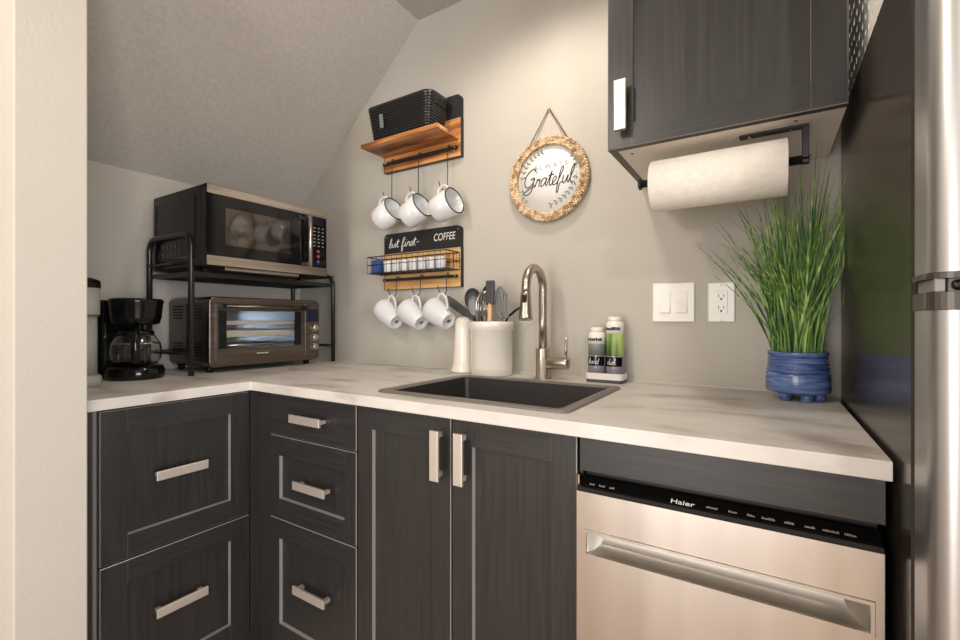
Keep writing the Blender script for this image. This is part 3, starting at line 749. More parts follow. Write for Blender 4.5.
# pierced basket on top of the fridge
c = thing('storage_basket', 'white openwork basket standing on top of the fridge', 'basket', (.35, -.33, 1.6))
m = MB()
bx0, bx1, by0, by1, bz0, bz1 = .162, .52, -.62, -.10, 1.6015, 1.86
def lattice(m, P, nu, nv):
    """openwork panel: P(u, v) -> point"""
    V = {}
    for i in range(nu + 1):
        for j in range(nv + 1):
            u, v = i / nu, j / nv
            if 0 < i < nu: u += random.uniform(-.25, .25) / nu
            if 0 < j < nv: v += random.uniform(-.25, .25) / nv
            V[i, j] = (u, v)
    for i in range(nu):
        for j in range(nv):
            q = [V[i, j], V[i + 1, j], V[i + 1, j + 1], V[i, j + 1]]
            cu, cv = sum(a[0] for a in q) / 4, sum(a[1] for a in q) / 4
            k = .30
            inn = []
            for a, b in zip(q, q[1:] + q[:1]):
                for f in (.22, .78): 
                    uu, vv_ = a[0] + (b[0] - a[0]) * f, a[1] + (b[1] - a[1]) * f
                    inn.append((cu + (uu - cu) * k / .78, cv + (vv_ - cv) * k / .78))
            ov = [m.bm.verts.new(P(*a, 0)) for a in q]; iv = [m.bm.verts.new(P(*a, 0)) for a in inn]; bv = [m.bm.verts.new(P(*a, 1)) for a in inn]
            for s_ in range(4):
                n_ = (s_ + 1) % 4
                m.face([ov[s_], ov[n_], iv[2 * s_ + 1], iv[2 * s_]]); m.face([ov[n_], iv[(2 * s_ + 2) % 8], iv[2 * s_ + 1]])
            for s_ in range(8): m.face([iv[s_], iv[(s_ + 1) % 8], bv[(s_ + 1) % 8], bv[s_]])
T_ = .004
lattice(m, lambda u, v, d: (bx0 + d * T_, by0 + (by1 - by0) * u, bz0 + .01 + (bz1 - bz0 - .02) * v), 15, 7)
lattice(m, lambda u, v, d: (bx0 + (bx1 - bx0) * u, by0 + d * T_, bz0 + .01 + (bz1 - bz0 - .02) * v), 10, 7)
lattice(m, lambda u, v, d: (bx1 - d * T_, by0 + (by1 - by0) * u, bz0 + .01 + (bz1 - bz0 - .02) * v), 15, 7)
lattice(m, lambda u, v, d: (bx0 + (bx1 - bx0) * u, by1 - d * T_, bz0 + .01 + (bz1 - bz0 - .02) * v), 10, 7)
m.box(bx0, bx1, by0, by1, bz0, bz0 + .01)
m.build('body', MAT['white'], c, doubles=False)
m = MB()
for a, b in (((bx0, by0), (bx1, by0)), ((bx1, by0), (bx1, by1)), ((bx1, by1), (bx0, by1)), ((bx0, by1), (bx0, by0))): m.tube([(a[0], a[1], bz1 - .006), (b[0], b[1], bz1 - .006)], .006, 8)
m.build('rim', MAT['white'], c)

# ------------------------------------------------------------------ hanging round sign
SX, SZ, SR = -.646, 1.591, .148
c = thing('round_sign', 'round wall sign with braided straw border reading Always Grateful', 'sign', (SX, 0, SZ))
m = MB(); m.lathe([(0, 0), (.128, 0), (.128, .008), (0, .008)], (SX, -.012, SZ), 64, 'Y'); bd = m.build('board', MAT['signwhite'], c)
m = MB(); m.smooth = True
NB = 84
for lay, (rr, ph) in enumerate(((.1225, 0), (.1325, .5), (.1425, 0))):
    for i in range(NB):
        a = 2 * PI * (i + ph) / NB; tl = .85 if lay % 2 else -.85
        cpt = Vector((SX + rr * math.cos(a), -.018, SZ + rr * math.sin(a)))
        rad = Vector((math.cos(a), 0, math.sin(a))); tan = Vector((-math.sin(a), 0, math.cos(a)))
        d_ = (tan * math.cos(tl) + rad * math.sin(tl))
        m.tube([cpt - d_ * .008, cpt - d_ * .004 + Vector((0, -.003, 0)), cpt + d_ * .004 + Vector((0, -.003, 0)), cpt + d_ * .008], [.0015, .0036, .0036, .0015], 6)
m.lathe([(.117, .0), (.148, .0), (.148, .010), (.117, .010), (.117, 0)], (SX, -.0155, SZ), 64, 'Y', False, False)
m.build('braided_border', MAT['straw'], c)
m = MB()
zt = 1.838
for s_ in (-1, 1): m.tube([(SX + s_ * .072, -.014, SZ + .127), (SX + s_ * .002, -.006, zt)], .0022, 6)
m.build('string', MAT['rope'], c)
m = MB(); m.lathe([(0, 0), (.0035, 0), (.0035, .0035), (.0015, .0035), (.0015, .0105), (0, .0105)], (SX, -.011, zt + .001), 12, 'Y'); m.build('nail', MAT['nickel'], c)
m = MB(); g = .029; ww = script_len('Grateful') * g
script(m, 'Grateful', (SX - ww / 2 - .004, -.0125, SZ - .022), (1, 0, 0), (0, 0, 1), g, .0018, (0, -1, 0), .22); m.build('handwriting', MAT['ink_dark'], bd)
text_mesh('lettering', 'A L W A Y S', MAT['ink_grey'], bd, (SX + .008, -.0124, SZ + .045), .024, ROT_BACK, .0002)
def sprig(m, pts, n=6, ls=.017):
    P = smooth_path(pts, n); m.tube(P, .0007, 5)
    for i in range(2, len(P) - 1, 2):
        t = (P[i + 1] - P[i - 1]).normalized()
        for s_ in (-1, 1):
            nd = Vector((-t.z, 0, t.x)) * s_; d_ = (t * .7 + nd * .7).normalized(); q = Vector((-d_.z, 0, d_.x))
            a = P[i]; b = a + d_ * ls * random.uniform(.7, 1.1); mid_ = (a + b) / 2
            y_ = Vector((0, -.0003, 0))
            m.face([m.bm.verts.new(v + y_) for v in (a, mid_ - q * ls * .2, b, mid_ + q * ls * .2)])
m = MB(); yy = -.0123
sprig(m, [(SX - .105, yy, SZ + .0), (SX - .09, yy, SZ + .05), (SX - .055, yy, SZ + .085), (SX - .02, yy, SZ + .1)])
sprig(m, [(SX + .105, yy, SZ + .01), (SX + .085, yy, SZ - .04), (SX + .05, yy, SZ - .075), (SX + .0, yy, SZ - .095)])
sprig(m, [(SX - .10, yy, SZ - .005), (SX - .10, yy, SZ - .05), (SX - .08, yy, SZ - .075)], 4, .014)
sprig(m, [(SX + .103, yy, SZ + .02), (SX + .098, yy, SZ + .05), (SX + .08, yy, SZ + .075)], 4, .014)
m.build('leaf_print', MAT['leaf_print'], bd)

# ------------------------------------------------------------------ coffee shelves
BX0, BX1 = -1.418, -1.012
def board(name, label, z0, z1, zs, woodmat):
    c = thing(name, label, 'shelf', ((BX0 + BX1) / 2, 0, z0))
    m = MB(); m.box(BX0, BX1, -.02, -.0005, z0, zs, .001); m.build('back_board', woodmat, c)
    m = MB(); r = .018   # black top with rounded corners
    P = [(BX0, zs)] + [(BX1, zs)] + [(BX1 - r + r * math.cos(t), z1 - r + r * math.sin(t)) for t in [PI / 2 * k / 6 for k in range(7)]] + [(BX0 + r - r * math.sin(t), z1 - r + r * math.cos(t)) for t in [PI / 2 * k / 6 for k in range(7)]]
    m.loft([[(x, -.0205, z) for x, z in P], [(x, -.0005, z) for x, z in P]]); cb = m.build('chalk_board', MAT['chalk'], c)
    m = MB(); m.box(BX0 - .0012, BX0, -.0208, -.0006, z0, zs); m.box(BX1, BX1 + .0012, -.0208, -.0006, z0, zs); m.box(BX0 - .0012, BX1 + .0012, -.0208, -.0006, z0 - .0012, z0); m.build('edge_band', MAT['blackm'], c)
    return c, cb
c, cb = board('coffee_shelf', 'wooden mug shelf with projecting plank holding the black basket', 1.742, 1.985, 1.893, MAT['acacia'])
m = MB(); m.box(-1.418, -1.020, -.158, -.0208, 1.806, 1.822, .001); m.build('plank', MAT['acacia'], c)
def rail(c, z, xs_):
    m = MB(); m.box(-1.414, -1.020, -.034, -.028, z - .006, z + .006, .0005)
    for x in (-1.405, -1.03): m.box(x - .006, x + .006, -.029, -.0205, z - .005, z + .005)
    rl_ = m.build('rail', MAT['blackm'], c)
    for x in (-1.402, -1.032): m = MB(); m.lathe([(0, 0), (.0028, 0), (.0028, .001), (0, .001)], (x, -.0352, z), 10, 'Y'); m.build('screw', MAT['chrome'], rl_)
rail(c, 1.774, None)
# S-hooks (upper, long)
HX = [-1.355, -1.208, -1.060]
def hook(x, ztop, ln, label, group, tipdx=-.021):
    zb = ztop - ln; m = MB()
    top = arc((x, -.031, ztop + .007), .0085, 250, -20, 10, 'YZ')
    P = [(x, -.0395 + .0, ztop - .002)]
    P = arc((x, -.0305, ztop + .004), .0088, 30, 180, 8, 'YZ') + [(x, -.0393, ztop - .01), (x, -.041, zb + .02)]
    b = [(x, -.041, zb + .012), (x - .003, -.044, zb + .003), (x - .009, -.050, zb), (x - .015, -.058, zb + .004), (x + tipdx, -.064, zb + .016), (x + tipdx - .003, -.067, zb + .034)]
    m.tube(P + smooth_path(b, 4), .0019, 7)
    return tag(m.build('wire_hook', MAT['blackm']), label, 'hook', group)
who = ['on the left wall side', 'in the middle', 'nearest the round sign']
for x, w_ in zip(HX, ['farthest from the round sign', 'in the middle of the rail', 'nearest the round sign']):
    hook(x, 1.774, .165, 'long black wire hook on the plank shelf rail, ' + w_, 'hooks under the plank shelf')

def mug_upper(label):
    """local frame: axis +X is rim direction, origin at rim-side centre; handle towards +Z"""
    c = thing('enamel_mug', label, 'mug', (0, 0, 0), 'black-rimmed mugs under the plank shelf')
    m = MB(); R = .051; h = .094
    m.lathe([(0, -h), (R - .007, -h), (R - .0015, -h + .003), (R, -h + .009), (R, 0), (R - .0025, 0), (R - .0025, -h + .014), (R - .010, -h + .005), (0, -h + .005)], (0, 0, 0), 44, 'X', True, True)
    m.build('cup', MAT['enamel'], c, local=True)
    m = MB(); m.tube([(0, (R - .001) * math.cos(t), (R - .001) * math.sin(t)) for t in [2 * PI * k / 44 for k in range(44)]], .0024, 6, close=True); m.build('rim', MAT['ink_dark'], c, local=True)
    m = MB(); m.tube(smooth_path([(-.018, 0, R - .003), (-.020, 0, R + .016), (-.032, 0, R + .026), (-.052, 0, R + .026), (-.066, 0, R + .016), (-.072, 0, R - .003)], 5), .0055, 10); m.build('handle', MAT['enamel'], c, local=True)
    return c
def axis_rot(d, up=(0, 0, 1)):
    x = Vector(d).normalized(); z = Vector(up); z = (z - x * z.dot(x)).normalized(); y = z.cross(x)
    return Matrix((x, y, z)).transposed()
mg = None
rims = [(-1.292, -.092, 1.556), (-1.143, -.092, 1.552), (-.990, -.092, 1.548)]
for i, p in enumerate(rims):
    lb = 'white mug with thin black rim hanging ' + ['farthest from the round sign', 'in the middle', 'nearest the round sign'][i]
    o = mug_upper(lb) if mg is None else copy_tree(mg)
    if mg is None: mg = o
    o['label'] = lb
    o.location = p; o.rotation_euler = axis_rot([(.90, -.04, .42), (.90, -.04, .42), (.93, -.08, .28)][i]).to_euler()

# woven basket on the shelf
c = thing('woven_basket', 'black woven basket sitting on the plank shelf', 'basket', (-1.22, -.09, 1.822))
m = MB(); m.smooth = True; bcx, bcy = -1.218, -.094
loops = [rrect(bcx, bcy, .29, .105, .02, 1.8225)]
K = 12
for k in range(K):
    f = k / K; w_, h_ = .29 + .04 * f, .105 + .03 * f; z = 1.824 + .120 * f; r_ = .02 + .012 * f
    e_ = .0 
    loops += [rrect(bcx, bcy, w_ - .002, h_ - .002, r_, z), rrect(bcx, bcy, w_ + .004, h_ + .004, r_ + .002, z + .0025), rrect(bcx, bcy, w_ + .006, h_ + .006, r_ + .003, z + .0048), rrect(bcx, bcy, w_ + .004, h_ + .004, r_ + .002, z + .007), rrect(bcx, bcy, w_ - .003, h_ - .003, r_, z + .0095)]
loops += [rrect(bcx, bcy, .336, .141, .036, 1.944), rrect(bcx, bcy, .338, .143, .036, 1.957), rrect(bcx, bcy, .328, .133, .032, 1.959), rrect(bcx, bcy, .322, .127, .03, 1.95), rrect(bcx, bcy, .28, .095, .018, 1.828)]
m.loft(loops, True, True); bk = m.build('body', MAT['basket'], c)
for x0, x1 in ((bcx - .1655, bcx - .158), (bcx + .158, bcx + .1655)):
    m = MB(); m.box(x0, x1, bcy - .035, bcy + .035, 1.915, 1.934, .002); m.build('handle_slot', MAT['blackgap'], bk)
m = MB(); m.rot_box((bcx - .075, bcy - .0715, 1.888), (1, 0, 0), (0, 1, 0), (0, -.127, 1), .009, .0012, .026)
m.build('tag', MAT['grey_util2'], bk)

# lower board
c, cb = board('coffee_shelf', 'wooden mug rack with chalk lettering and wire bin below the plank shelf', 1.231, 1.472, 1.386, MAT['pine'])
m = MB(); g = .0195
l1 = script_len('but first') * g * 1.32
script(m, 'but first', (-1.388, -.0215, 1.412), (1, 0, 0), (0, 0, 1), g, .0012, (0, -1, 0), .2, 1.32)
m.tube([(-1.388 + l1 + .006, -.0218, 1.424), (-1.388 + l1 + .020, -.0218, 1.425)], .0013, 6)
m.build('handwriting', MAT['ink_white'], cb)
text_mesh('lettering', 'COFFEE', MAT['ink_white'], cb, (-1.092, -.0212, 1.432), .042, ROT_BACK, .0001, shear=.15, sx=.74)
m = MB()
for x in (BX0 + .012, BX1 - .012): m = MB(); m.lathe([(0, 0), (.003, 0), (.003, .001), (0, .001)], (x, -.0217, 1.458), 10, 'Y'); m.build('screw', MAT['chrome'], cb)
rail(c, 1.272, None)
# wire bin
m = MB(); wx0, wx1, wy0, wy1, wz0, wz1 = -1.432, -1.017, -.108, -.0215, 1.296, 1.364
for z in (wz0, (wz0 + wz1) / 2, wz1):
    m.tube([(wx0, wy1, z), (wx0, wy0, z), (wx1, wy0, z), (wx1, wy1, z)], .0016 if z != wz1 else .0022, 6, close=True)
n = 15
for k in range(n + 1):
    x = wx0 + (wx1 - wx0) * k / n
    m.tube([(x, wy0, wz1), (x, wy0, wz0), (x, wy1, wz0), (x, wy1, wz1)], .0011, 5)
for k in range(1, 4):
    y = wy0 + (wy1 - wy0) * k / 4
    m.tube([(wx0, y, wz1), (wx0, y, wz0), (wx1, y, wz0), (wx1, y, wz1)], .0011, 5)
m.build('wire_bin', MAT['blackm'], c)
# coffee pods in the wire bin
pod = None; names = ['first', 'second', 'third', 'fourth', 'fifth', 'sixth']
for k in range(7):
    x = -1.35 + k * .046; y = -.066
    if pod is None:
        pod = thing('coffee_pod', '', 'coffee pod', (x, y, wz0 + .0015), 'white coffee pods in the wire bin')
        m = MB(); m.lathe([(.017, 0), (.0185, .002), (.0215, .043), (.0215, .046)], (x, y, wz0 + .0015), 20); m.build('cup', MAT['enamel'], pod)
        m = MB(); m.lathe([(.0, .046), (.0225, .046), (.0225, .048), (0, .048)], (x, y, wz0 + .0015), 20); m.build('lid', MAT['white'], pod)
        o = pod
    else:
        o = copy_tree(pod); o.location = (x, y, wz0 + .0015)
    o['label'] = 'small white coffee pod lined up in the black wire bin'
m = MB(); m.rot_box((-1.397, -.066, 1.325), (1, 0, 0), (0, 1, 0), (.1, 0, 1), .018, .034, .027)
tag(m.build('sweetener_packet', MAT['bluepack'], bevel=.003), 'blue packet at the end of the black wire bin', 'packet')
HL = [-1.330, -1.198, -1.066]
for x, w_ in zip(HL, ['farthest from the crock', 'in the middle', 'nearest the crock']):
    hook(x, 1.272, .072, 'short black wire hook under the chalk lettered rack, ' + w_, 'hooks under the lettered rack', -.019)
def mug_lower(label):
    """axis +X from rim to foot, handle towards +Z"""
    c = thing('white_mug', label, 'mug', (0, 0, 0), 'white tapered mugs under the lettered rack')
    m = MB(); h = .118
    m.lathe([(.0535, 0), (.0545, .002), (.053, .03), (.047, .07), (.038, h - .006), (.035, h), (.029, h), (.027, h - .003), (0, h - .003)], (0, 0, 0), 40, 'X', False, True)
    m.lathe([(.0535, 0), (.051, .001), (.050, .03), (.044, .07), (.034, h - .01), (0, h - .008)], (0, 0, 0), 40, 'X', False, True)
    m.build('cup', MAT['enamel'], c, local=True)
    m = MB(); m.tube(smooth_path([(.014, 0, .052), (.012, 0, .068), (.026, 0, .082), (.052, 0, .079), (.074, 0, .060), (.086, 0, .042)], 5), .005, 10); m.build('handle', MAT['enamel'], c, local=True)
    m = MB()
    for s_ in range(4): m.box(h - .0028, h - .0018, -.009 + s_ * .005, -.006 + s_ * .005, -.008 + (s_ % 2) * .004, .005 + (s_ % 2) * .004)
    m.build('maker_mark', MAT['ink_dark'], c, local=True)
    return c
mg = None
tops = [(-1.366, -.078, 1.146), (-1.236, -.078, 1.143), (-1.106, -.078, 1.144)]
for i, p in enumerate(tops):
    lb = 'plain white tapered mug hanging bottom outwards, ' + ['farthest from the crock', 'between two like it', 'nearest the crock and the spatula'][i]
    o = mug_lower(lb) if mg is None else copy_tree(mg)
    if mg is None: mg = o
    o['label'] = lb
    o.scale = (.92, .92, .92)
    o.location = p; o.rotation_euler = axis_rot([(.84, -.18, -.50), (.84, -.18, -.50), (.86, -.18, -.46)][i]).to_euler()

# ------------------------------------------------------------------ rack
RA = math.radians(3.2)
c = thing('microwave_rack', 'black tubular metal rack holding the microwave over the toaster oven', 'rack', (-1.718, -.355, CT), rotz=RA)
hw, dp = .322, .28       # half length along local y, depth to -x
m = MB()
for y, arch in ((-hw, True), (hw, False)):
    pass
zt = 1.402 - CT; rt = .0098; sh = 1.268 - CT
def endframe(y, top):
    m = MB(); rb = .045
    P = [(0, y, .0004), (0, y, top - rb)] + [(-rb + rb * math.cos(t), y, top - rb + rb * math.sin(t)) for t in [PI / 2 * k / 6 for k in range(1, 7)]]
    P += [(-dp + rb - rb * math.sin(t), y, top - rb + rb * math.cos(t)) for t in [PI / 2 * k / 6 for k in range(0, 7)]] + [(-dp, y, .0004)]
    m.tube(P, rt, 12); m.build('end_frame', MAT['rack'], c, local=True)
    m = MB(); m.tube([(0, y, sh + .035), (-dp, y, sh + .035)], .006, 8); m.build('crossbar', MAT['rack'], c, local=True)
    m = MB(); m.tube([(0, y, .075), (-dp, y, .075)], .006, 8); m.build('crossbar', MAT['rack'], c, local=True)
endframe(-hw, zt); endframe(hw, sh + .04)
m = MB()
m.box(-.008, .006, -hw + .006, hw - .006, sh - .012, sh + .003); m.box(-dp - .006, -dp + .008, -hw + .006, hw - .006, sh - .012, sh + .003)
m.box(-dp, 0, -hw + .002, -hw + .014, sh - .012, sh + .003); m.box(-dp, 0, hw - .014, hw - .002, sh - .012, sh + .003)
for k in range(9):
    x = -dp + .02 + k * (dp - .04) / 8; m.tube([(x, -hw + .006, sh - .001), (x, hw - .006, sh - .001)], .003, 6)
m.build('shelf', MAT['rack'], c, local=True)
m = MB(); m.tube([(-dp, -hw, .075), (-dp, hw, .075)], .005, 8); m.build('crossbar', MAT['rack'], c, local=True)

# ------------------------------------------------------------------ microwave
SZT = CT + sh + .0035
c = thing('microwave', 'black and stainless microwave sitting on top of the metal rack', 'microwave', (-1.79, -.43, SZT))
mx, my0, my1, mz0, mz1 = -1.600, -.677, -.179, 1.285, 1.565
m = MB(); m.box(-1.985, mx - .030, my0, my1, mz0, mz1, .004); bd = m.build('body', MAT['black'], c)
m = MB(); m.smooth = False   # embossed side panel and vents
def side_loop(i, d): return [(-1.965 + i, my0 - d, mz0 + .03 + i), (-1.67 - i, my0 - d, mz0 + .03 + i), (-1.67 - i, my0 - d, mz1 - .025 - i), (-1.965 + i, my0 - d, mz1 - .025 - i)]
m.loft([side_loop(0, 0), side_loop(.003, .002), side_loop(.006, .002), side_loop(.009, .0004)], False, False)
for r_ in range(2):
    for k in range(6): m.box(-1.94 + k * .03, -1.922 + k * .03, my0 - .0012, my0 + .001, mz0 + .045 + r_ * .03, mz0 + .062 + r_ * .03)
m.build('side_panel', MAT['gblack'], bd)
m = MB(); m.box(mx - .031, mx - .002, my0 + .0005, my1 - .0005, mz0 + .0005, mz1 - .0005, .002); m.build('front_frame', MAT['gblack'], c)
m = MB(); m.box(mx - .006, mx + .001, my0 + .003, my1 - .001, mz1 - .032, mz1 - .002, .001); m.build('top_trim', MAT['steel_h'], c)
m = MB(); m.box(mx - .006, mx + .001, my0 + .003, my1 - .001, mz0 + .003, mz0 + .036, .001); m.build('bottom_trim', MAT['steel_h'], c)
m = MB(); m.box(mx - .004, mx - .0005, my0 + .004, -.277, mz0 + .037, mz1 - .033); dr = m.build('door', MAT['gblack'], c)
m = MB(); m.box(mx - .001, mx + .0003, -.612, -.357, 1.362, 1.492); m.build('window', MAT['winmirror'], dr)
m = MB(); m.tube([(mx + .026, -.283, mz0 + .034), (mx + .026, -.283, mz1 - .034)], .0075, 14)
for z in (mz0 + .045, mz1 - .045): m.box(mx - .0005, mx + .026, -.288, -.279, z - .006, z + .006, .001)
m.build('handle', MAT['steel_h'], dr)
m = MB(); m.box(mx - .004, mx + .0, -.272, my1 - .003, mz0 + .037, mz1 - .033); cp = m.build('control_panel', MAT['gblack'], c)
m = MB(); m.box(mx, mx + .0004, -.252, -.196, 1.497, 1.518); m.build('display', MAT['display'], cp)
m = MB()
for r_ in range(6):
    for k in range(3):
        y = -.250 + k * .021; z = 1.486 - r_ * .015
        m.box(mx, mx + .0005, y + .002, y + .011, z - .003, z + .001)
m.build('keys', MAT['ink_grey'], cp)
for z, mt in ((1.388, 'redkey'), (1.366, 'redkey'), (1.345, 'bluekey')):
    m = MB(); m.lathe([(0, 0), (.0065, 0), (.0065, .0012), (0, .0012)], (mx - .0002, -.224, z), 16, 'X'); m.build('round_key', MAT[mt], cp)
for x, y in ((-1.70, -.63), (-1.70, -.23), (-1.95, -.62), (-1.95, -.24)):
    m = MB(); m.lathe([(.014, 0), (.016, mz0 - SZT + .0005)], (x, y, SZT), 14); m.build('foot', MAT['black'], c)
m = MB(); m.box(-1.66, -1.625, -.60, -.30, mz0 - .008, mz0 + .001); m.build('base_lip', MAT['steel_h'], c)

# ------------------------------------------------------------------ toaster oven
tx, ty0, ty1, tz0, tz1 = -1.700, -.617, -.138, .926, 1.186
c = thing('toaster_oven', 'dark stainless toaster oven on the worktop inside the rack', 'toaster oven', (-1.85, -.38, CT))
tx2 = -1.705
m = MB(); m.smooth = False     # shell: rounded box open at front
def rl(x, i, r=.022): return [(x, a, b) for a, b, _ in rrect((ty0 + ty1) / 2, (tz0 + tz1) / 2, ty1 - ty0 - 2 * i, tz1 - tz0 - 2 * i, r, 0)]
m.smooth = True; m.loft([rl(-2.0, .003), rl(-1.997, 0), rl(tx - .012, 0)], True, False)
m.loft([rl(tx - .06, .014), rl(-1.96, .014)], False, True); m.smooth = False
m.build('body', MAT['bronze'], c)
dy0, dy1, dz0, dz1 = -.580, -.247, .991, 1.138
m = MB(); m.smooth = False
outer0 = rl(tx - .012, 0); outer1 = rl(tx - .004, 0); outer2 = rl(tx, .004, .02)
m.smooth = True; m.loft([outer0, outer1, outer2], False, False); m.smooth = False
# face plate with window opening
gy = [ty0 + .024, dy0, dy1, ty1 - .024]; gz = [tz0 + .024, dz0, dz1, tz1 - .024]
iv = [(tx, a, b) for a, b in ((gy[3], gz[3]), (gy[0], gz[3]), (gy[0], gz[0]), (gy[3], gz[0]))]
seg = 7
for q in range(4):
    a = [m.bm.verts.new(p) for p in outer2[q * seg:(q + 1) * seg]]; cv = m.bm.verts.new(iv[q])
    for i in range(seg - 1): m.face([cv, a[i], a[i + 1]])
    nx = m.bm.verts.new(outer2[((q + 1) * seg) % len(outer2)]); cn = m.bm.verts.new(iv[(q + 1) % 4]); m.face([cv, a[-1], nx, cn])
for i in range(3):
    for j in range(3):
        if i == 1 and j == 1: continue
        m.quad((tx, gy[i], gz[j]), (tx, gy[i + 1], gz[j]), (tx, gy[i + 1], gz[j + 1]), (tx, gy[i], gz[j + 1]))
fr = m.build('front_panel', MAT['bronze'], c, doubles=True)
# door: frame, glass, handle
m = MB(); F = .004
oy0, oy1, oz0, oz1 = -.594, -.228, .957, 1.158
for a, b, cc_, d_ in ((oy0, dy0 + .004, oz0, oz1), (dy1 - .004, oy1, oz0, oz1), (dy0 + .004, dy1 - .004, oz0, dz0 + .003), (dy0 + .004, dy1 - .004, dz1 - .003, oz1)):
    m.box(tx + .0005, tx + .008, a, b, cc_, d_)
dr = m.build('door', MAT['bronze'], c)
m = MB(); m.box(tx + .003, tx + .005, dy0 + .003, dy1 - .003, dz0 + .002, dz1 - .002); m.build('window', MAT['glass'], dr)
m = MB()
for y in (dy0 + .006, dy1 - .009): m.box(tx + .0045, tx + .0085, y - .014, y + .016, dz0 + .003, dz1 - .003)
m.build('door_posts', MAT['black'], dr)
m = MB(); m.tube([(tx + .036, oy0 + .006, 1.151), (tx + .036, oy1 - .006, 1.151)], .0065, 12)
m.build('handle', MAT['bronze'], dr)
m = MB()
for y in (oy0 + .012, oy1 - .012): m.box(tx + .007, tx + .044, y - .007, y + .007, 1.142, 1.160, .002)
m.build('handle_mount', MAT['black'], dr)
m = MB()
for k in range(9): m.box(tx + .008, tx + .0085, -.44 + k * .0055, -.437 + k * .0055, .968, .972)
m.build('lettering', MAT['ink_white'], dr)
# inside
m = MB(); m.box(-1.96, -1.955, ty0 + .02, dy1 + .01, tz0 + .02, tz1 - .02); m.box(-1.955, tx - .02, ty0 + .018, ty0 + .022, tz0 + .02, tz1 - .02)
m.box(-1.955, tx - .02, dy1 + .008, dy1 + .012, tz0 + .02, tz1 - .02); m.box(-1.955, tx - .02, ty0 + .02, dy1 + .01, tz0 + .018, tz0 + .022); m.box(-1.955, tx - .02, ty0 + .02, dy1 + .01, tz1 - .022, tz1 - .018)
m.build('liner', MAT['tray'], c)
m = MB(); m.box(-1.93, -1.728, ty0 + .026, dy1, 1.082, 1.097); m.build('rack_tray', MAT['element'], c)
m = MB(); m.box(-1.93, -1.722, ty0 + .026, dy1, 1.035, 1.060, .003); m.build('pan', MAT['element'], c)
m = MB()
for k in range(22): m.tube([(-1.93, ty0 + .03 + k * .0155, 1.004), (-1.725, ty0 + .03 + k * .0155, 1.004)], .0018, 5)
m.tube([(-1.725, ty0 + .026, 1.004), (-1.725, dy1, 1.004)], .003, 6); m.build('wire_shelf', MAT['chrome'], c)
m = MB(); m.box(tx + .0005, tx + .005, -.218, ty1 - .006, .94, 1.172, .002); cp = m.build('control_panel', MAT['bronze'], c)
m = MB(); m.box(tx + .005, tx + .0056, -.207, -.150, 1.093, 1.148); m.build('display', MAT['display'], cp)
for z in (1.066, 1.024, .984):
    m = MB(); m.lathe([(.0, .024), (.012, .024), (.0145, .021), (.0155, .001), (.017, 0)], (tx + .005, -.178, z), 24, 'X'); m.build('knob', MAT['steel_h'], cp)
m = MB()
for s_ in (-1, 1):
    for z in (1.1, 1.135, .96, .99, 1.02): pass
for k in range(5):
    for z0_ in (.965, 1.105):
        z = z0_ + k * .011
        for xa in (-1.965, -1.82): m.box(xa, xa + .075, ty0 - .0008, ty0 + .001, z, z + .005)
m.box(-1.86, -1.857, ty0 - .0012, ty0, .95, 1.16); m.box(-1.735, -1.731, ty0 - .0012, ty0, .95, 1.16)
m.build('side_vents', MAT['blackgap'], c)
for x, y in ((-1.755, ty0 + .03), (-1.755, ty1 - .03), (-1.965, ty0 + .03), (-1.965, ty1 - .03)):
    m = MB(); m.lathe([(.011, 0.0004), (.014, .022)], (x, y, CT), 14); m.build('foot', MAT['black'], c)

# ------------------------------------------------------------------ drip coffee maker
CX, CY = -1.79, -.806
c = thing('coffee_maker', 'small black drip coffee maker with glass carafe beside the rack', 'coffee maker', (CX, CY, CT))
def oval(cx, cy, rx, ry, z, n=36): return [(cx + rx * math.cos(2 * PI * i / n), cy + ry * math.sin(2 * PI * i / n), z) for i in range(n)]
m = MB(); m.smooth = True
m.loft([oval(CX - .005, CY, .088, .078, CT + .0005), oval(CX - .005, CY, .091, .081, CT + .006), oval(CX - .005, CY, .090, .080, CT + .030), oval(CX - .005, CY, .084, .074, CT + .042), oval(CX - .005, CY, .06, .056, CT + .044)]); m.build('base', MAT['gblack'], c)
m = MB(); m.loft([rrect(CX - .118, CY - .008, .075, .135, .02, CT + .0005), rrect(CX - .118, CY - .008, .075, .135, .02, CT + .262)]); m.build('tower', MAT['gblack'], c, bevel=.003)
m = MB(); m.smooth = True
m.loft([oval(CX - .005, CY, .058, .054, CT + .178), oval(CX - .003, CY, .070, .066, CT + .184), oval(CX, CY, .073, .070, CT + .205), oval(CX + .001, CY, .077, .074, CT + .250), oval(CX + .001, CY, .079, .076, CT + .254), oval(CX + .001, CY, .079, .076, CT + .262), oval(CX, CY, .074, .070, CT + .266)]); m.build('brew_basket', MAT['gblack'], c)
cg = thing('glass_carafe', 'round glass coffee carafe with black handle on the coffee maker base', 'carafe', (CX + .0, CY, CT + .0445))
m = MB(); zc = CT + .0448
po = [(.045, 0), (.058, .003), (.069, .022), (.072, .045), (.068, .07), (.055, .095), (.047, .105)]
pi_ = [(r_ - .002, max(h_, .0025)) for r_, h_ in po]
m.lathe(po + pi_[::-1], (CX, CY, zc), 40); m.build('jug', MAT['glass'], cg)
m = MB(); m.lathe([(.049, .100), (.050, .102), (.050, .112), (.042, .118), (.012, .120), (0, .120)], (CX, CY, zc), 32); m.build('lid', MAT['gblack'], cg)
m = MB(); a = math.radians(-22); hd = Vector((math.cos(a), math.sin(a), 0)); cc_ = Vector((CX, CY, zc))
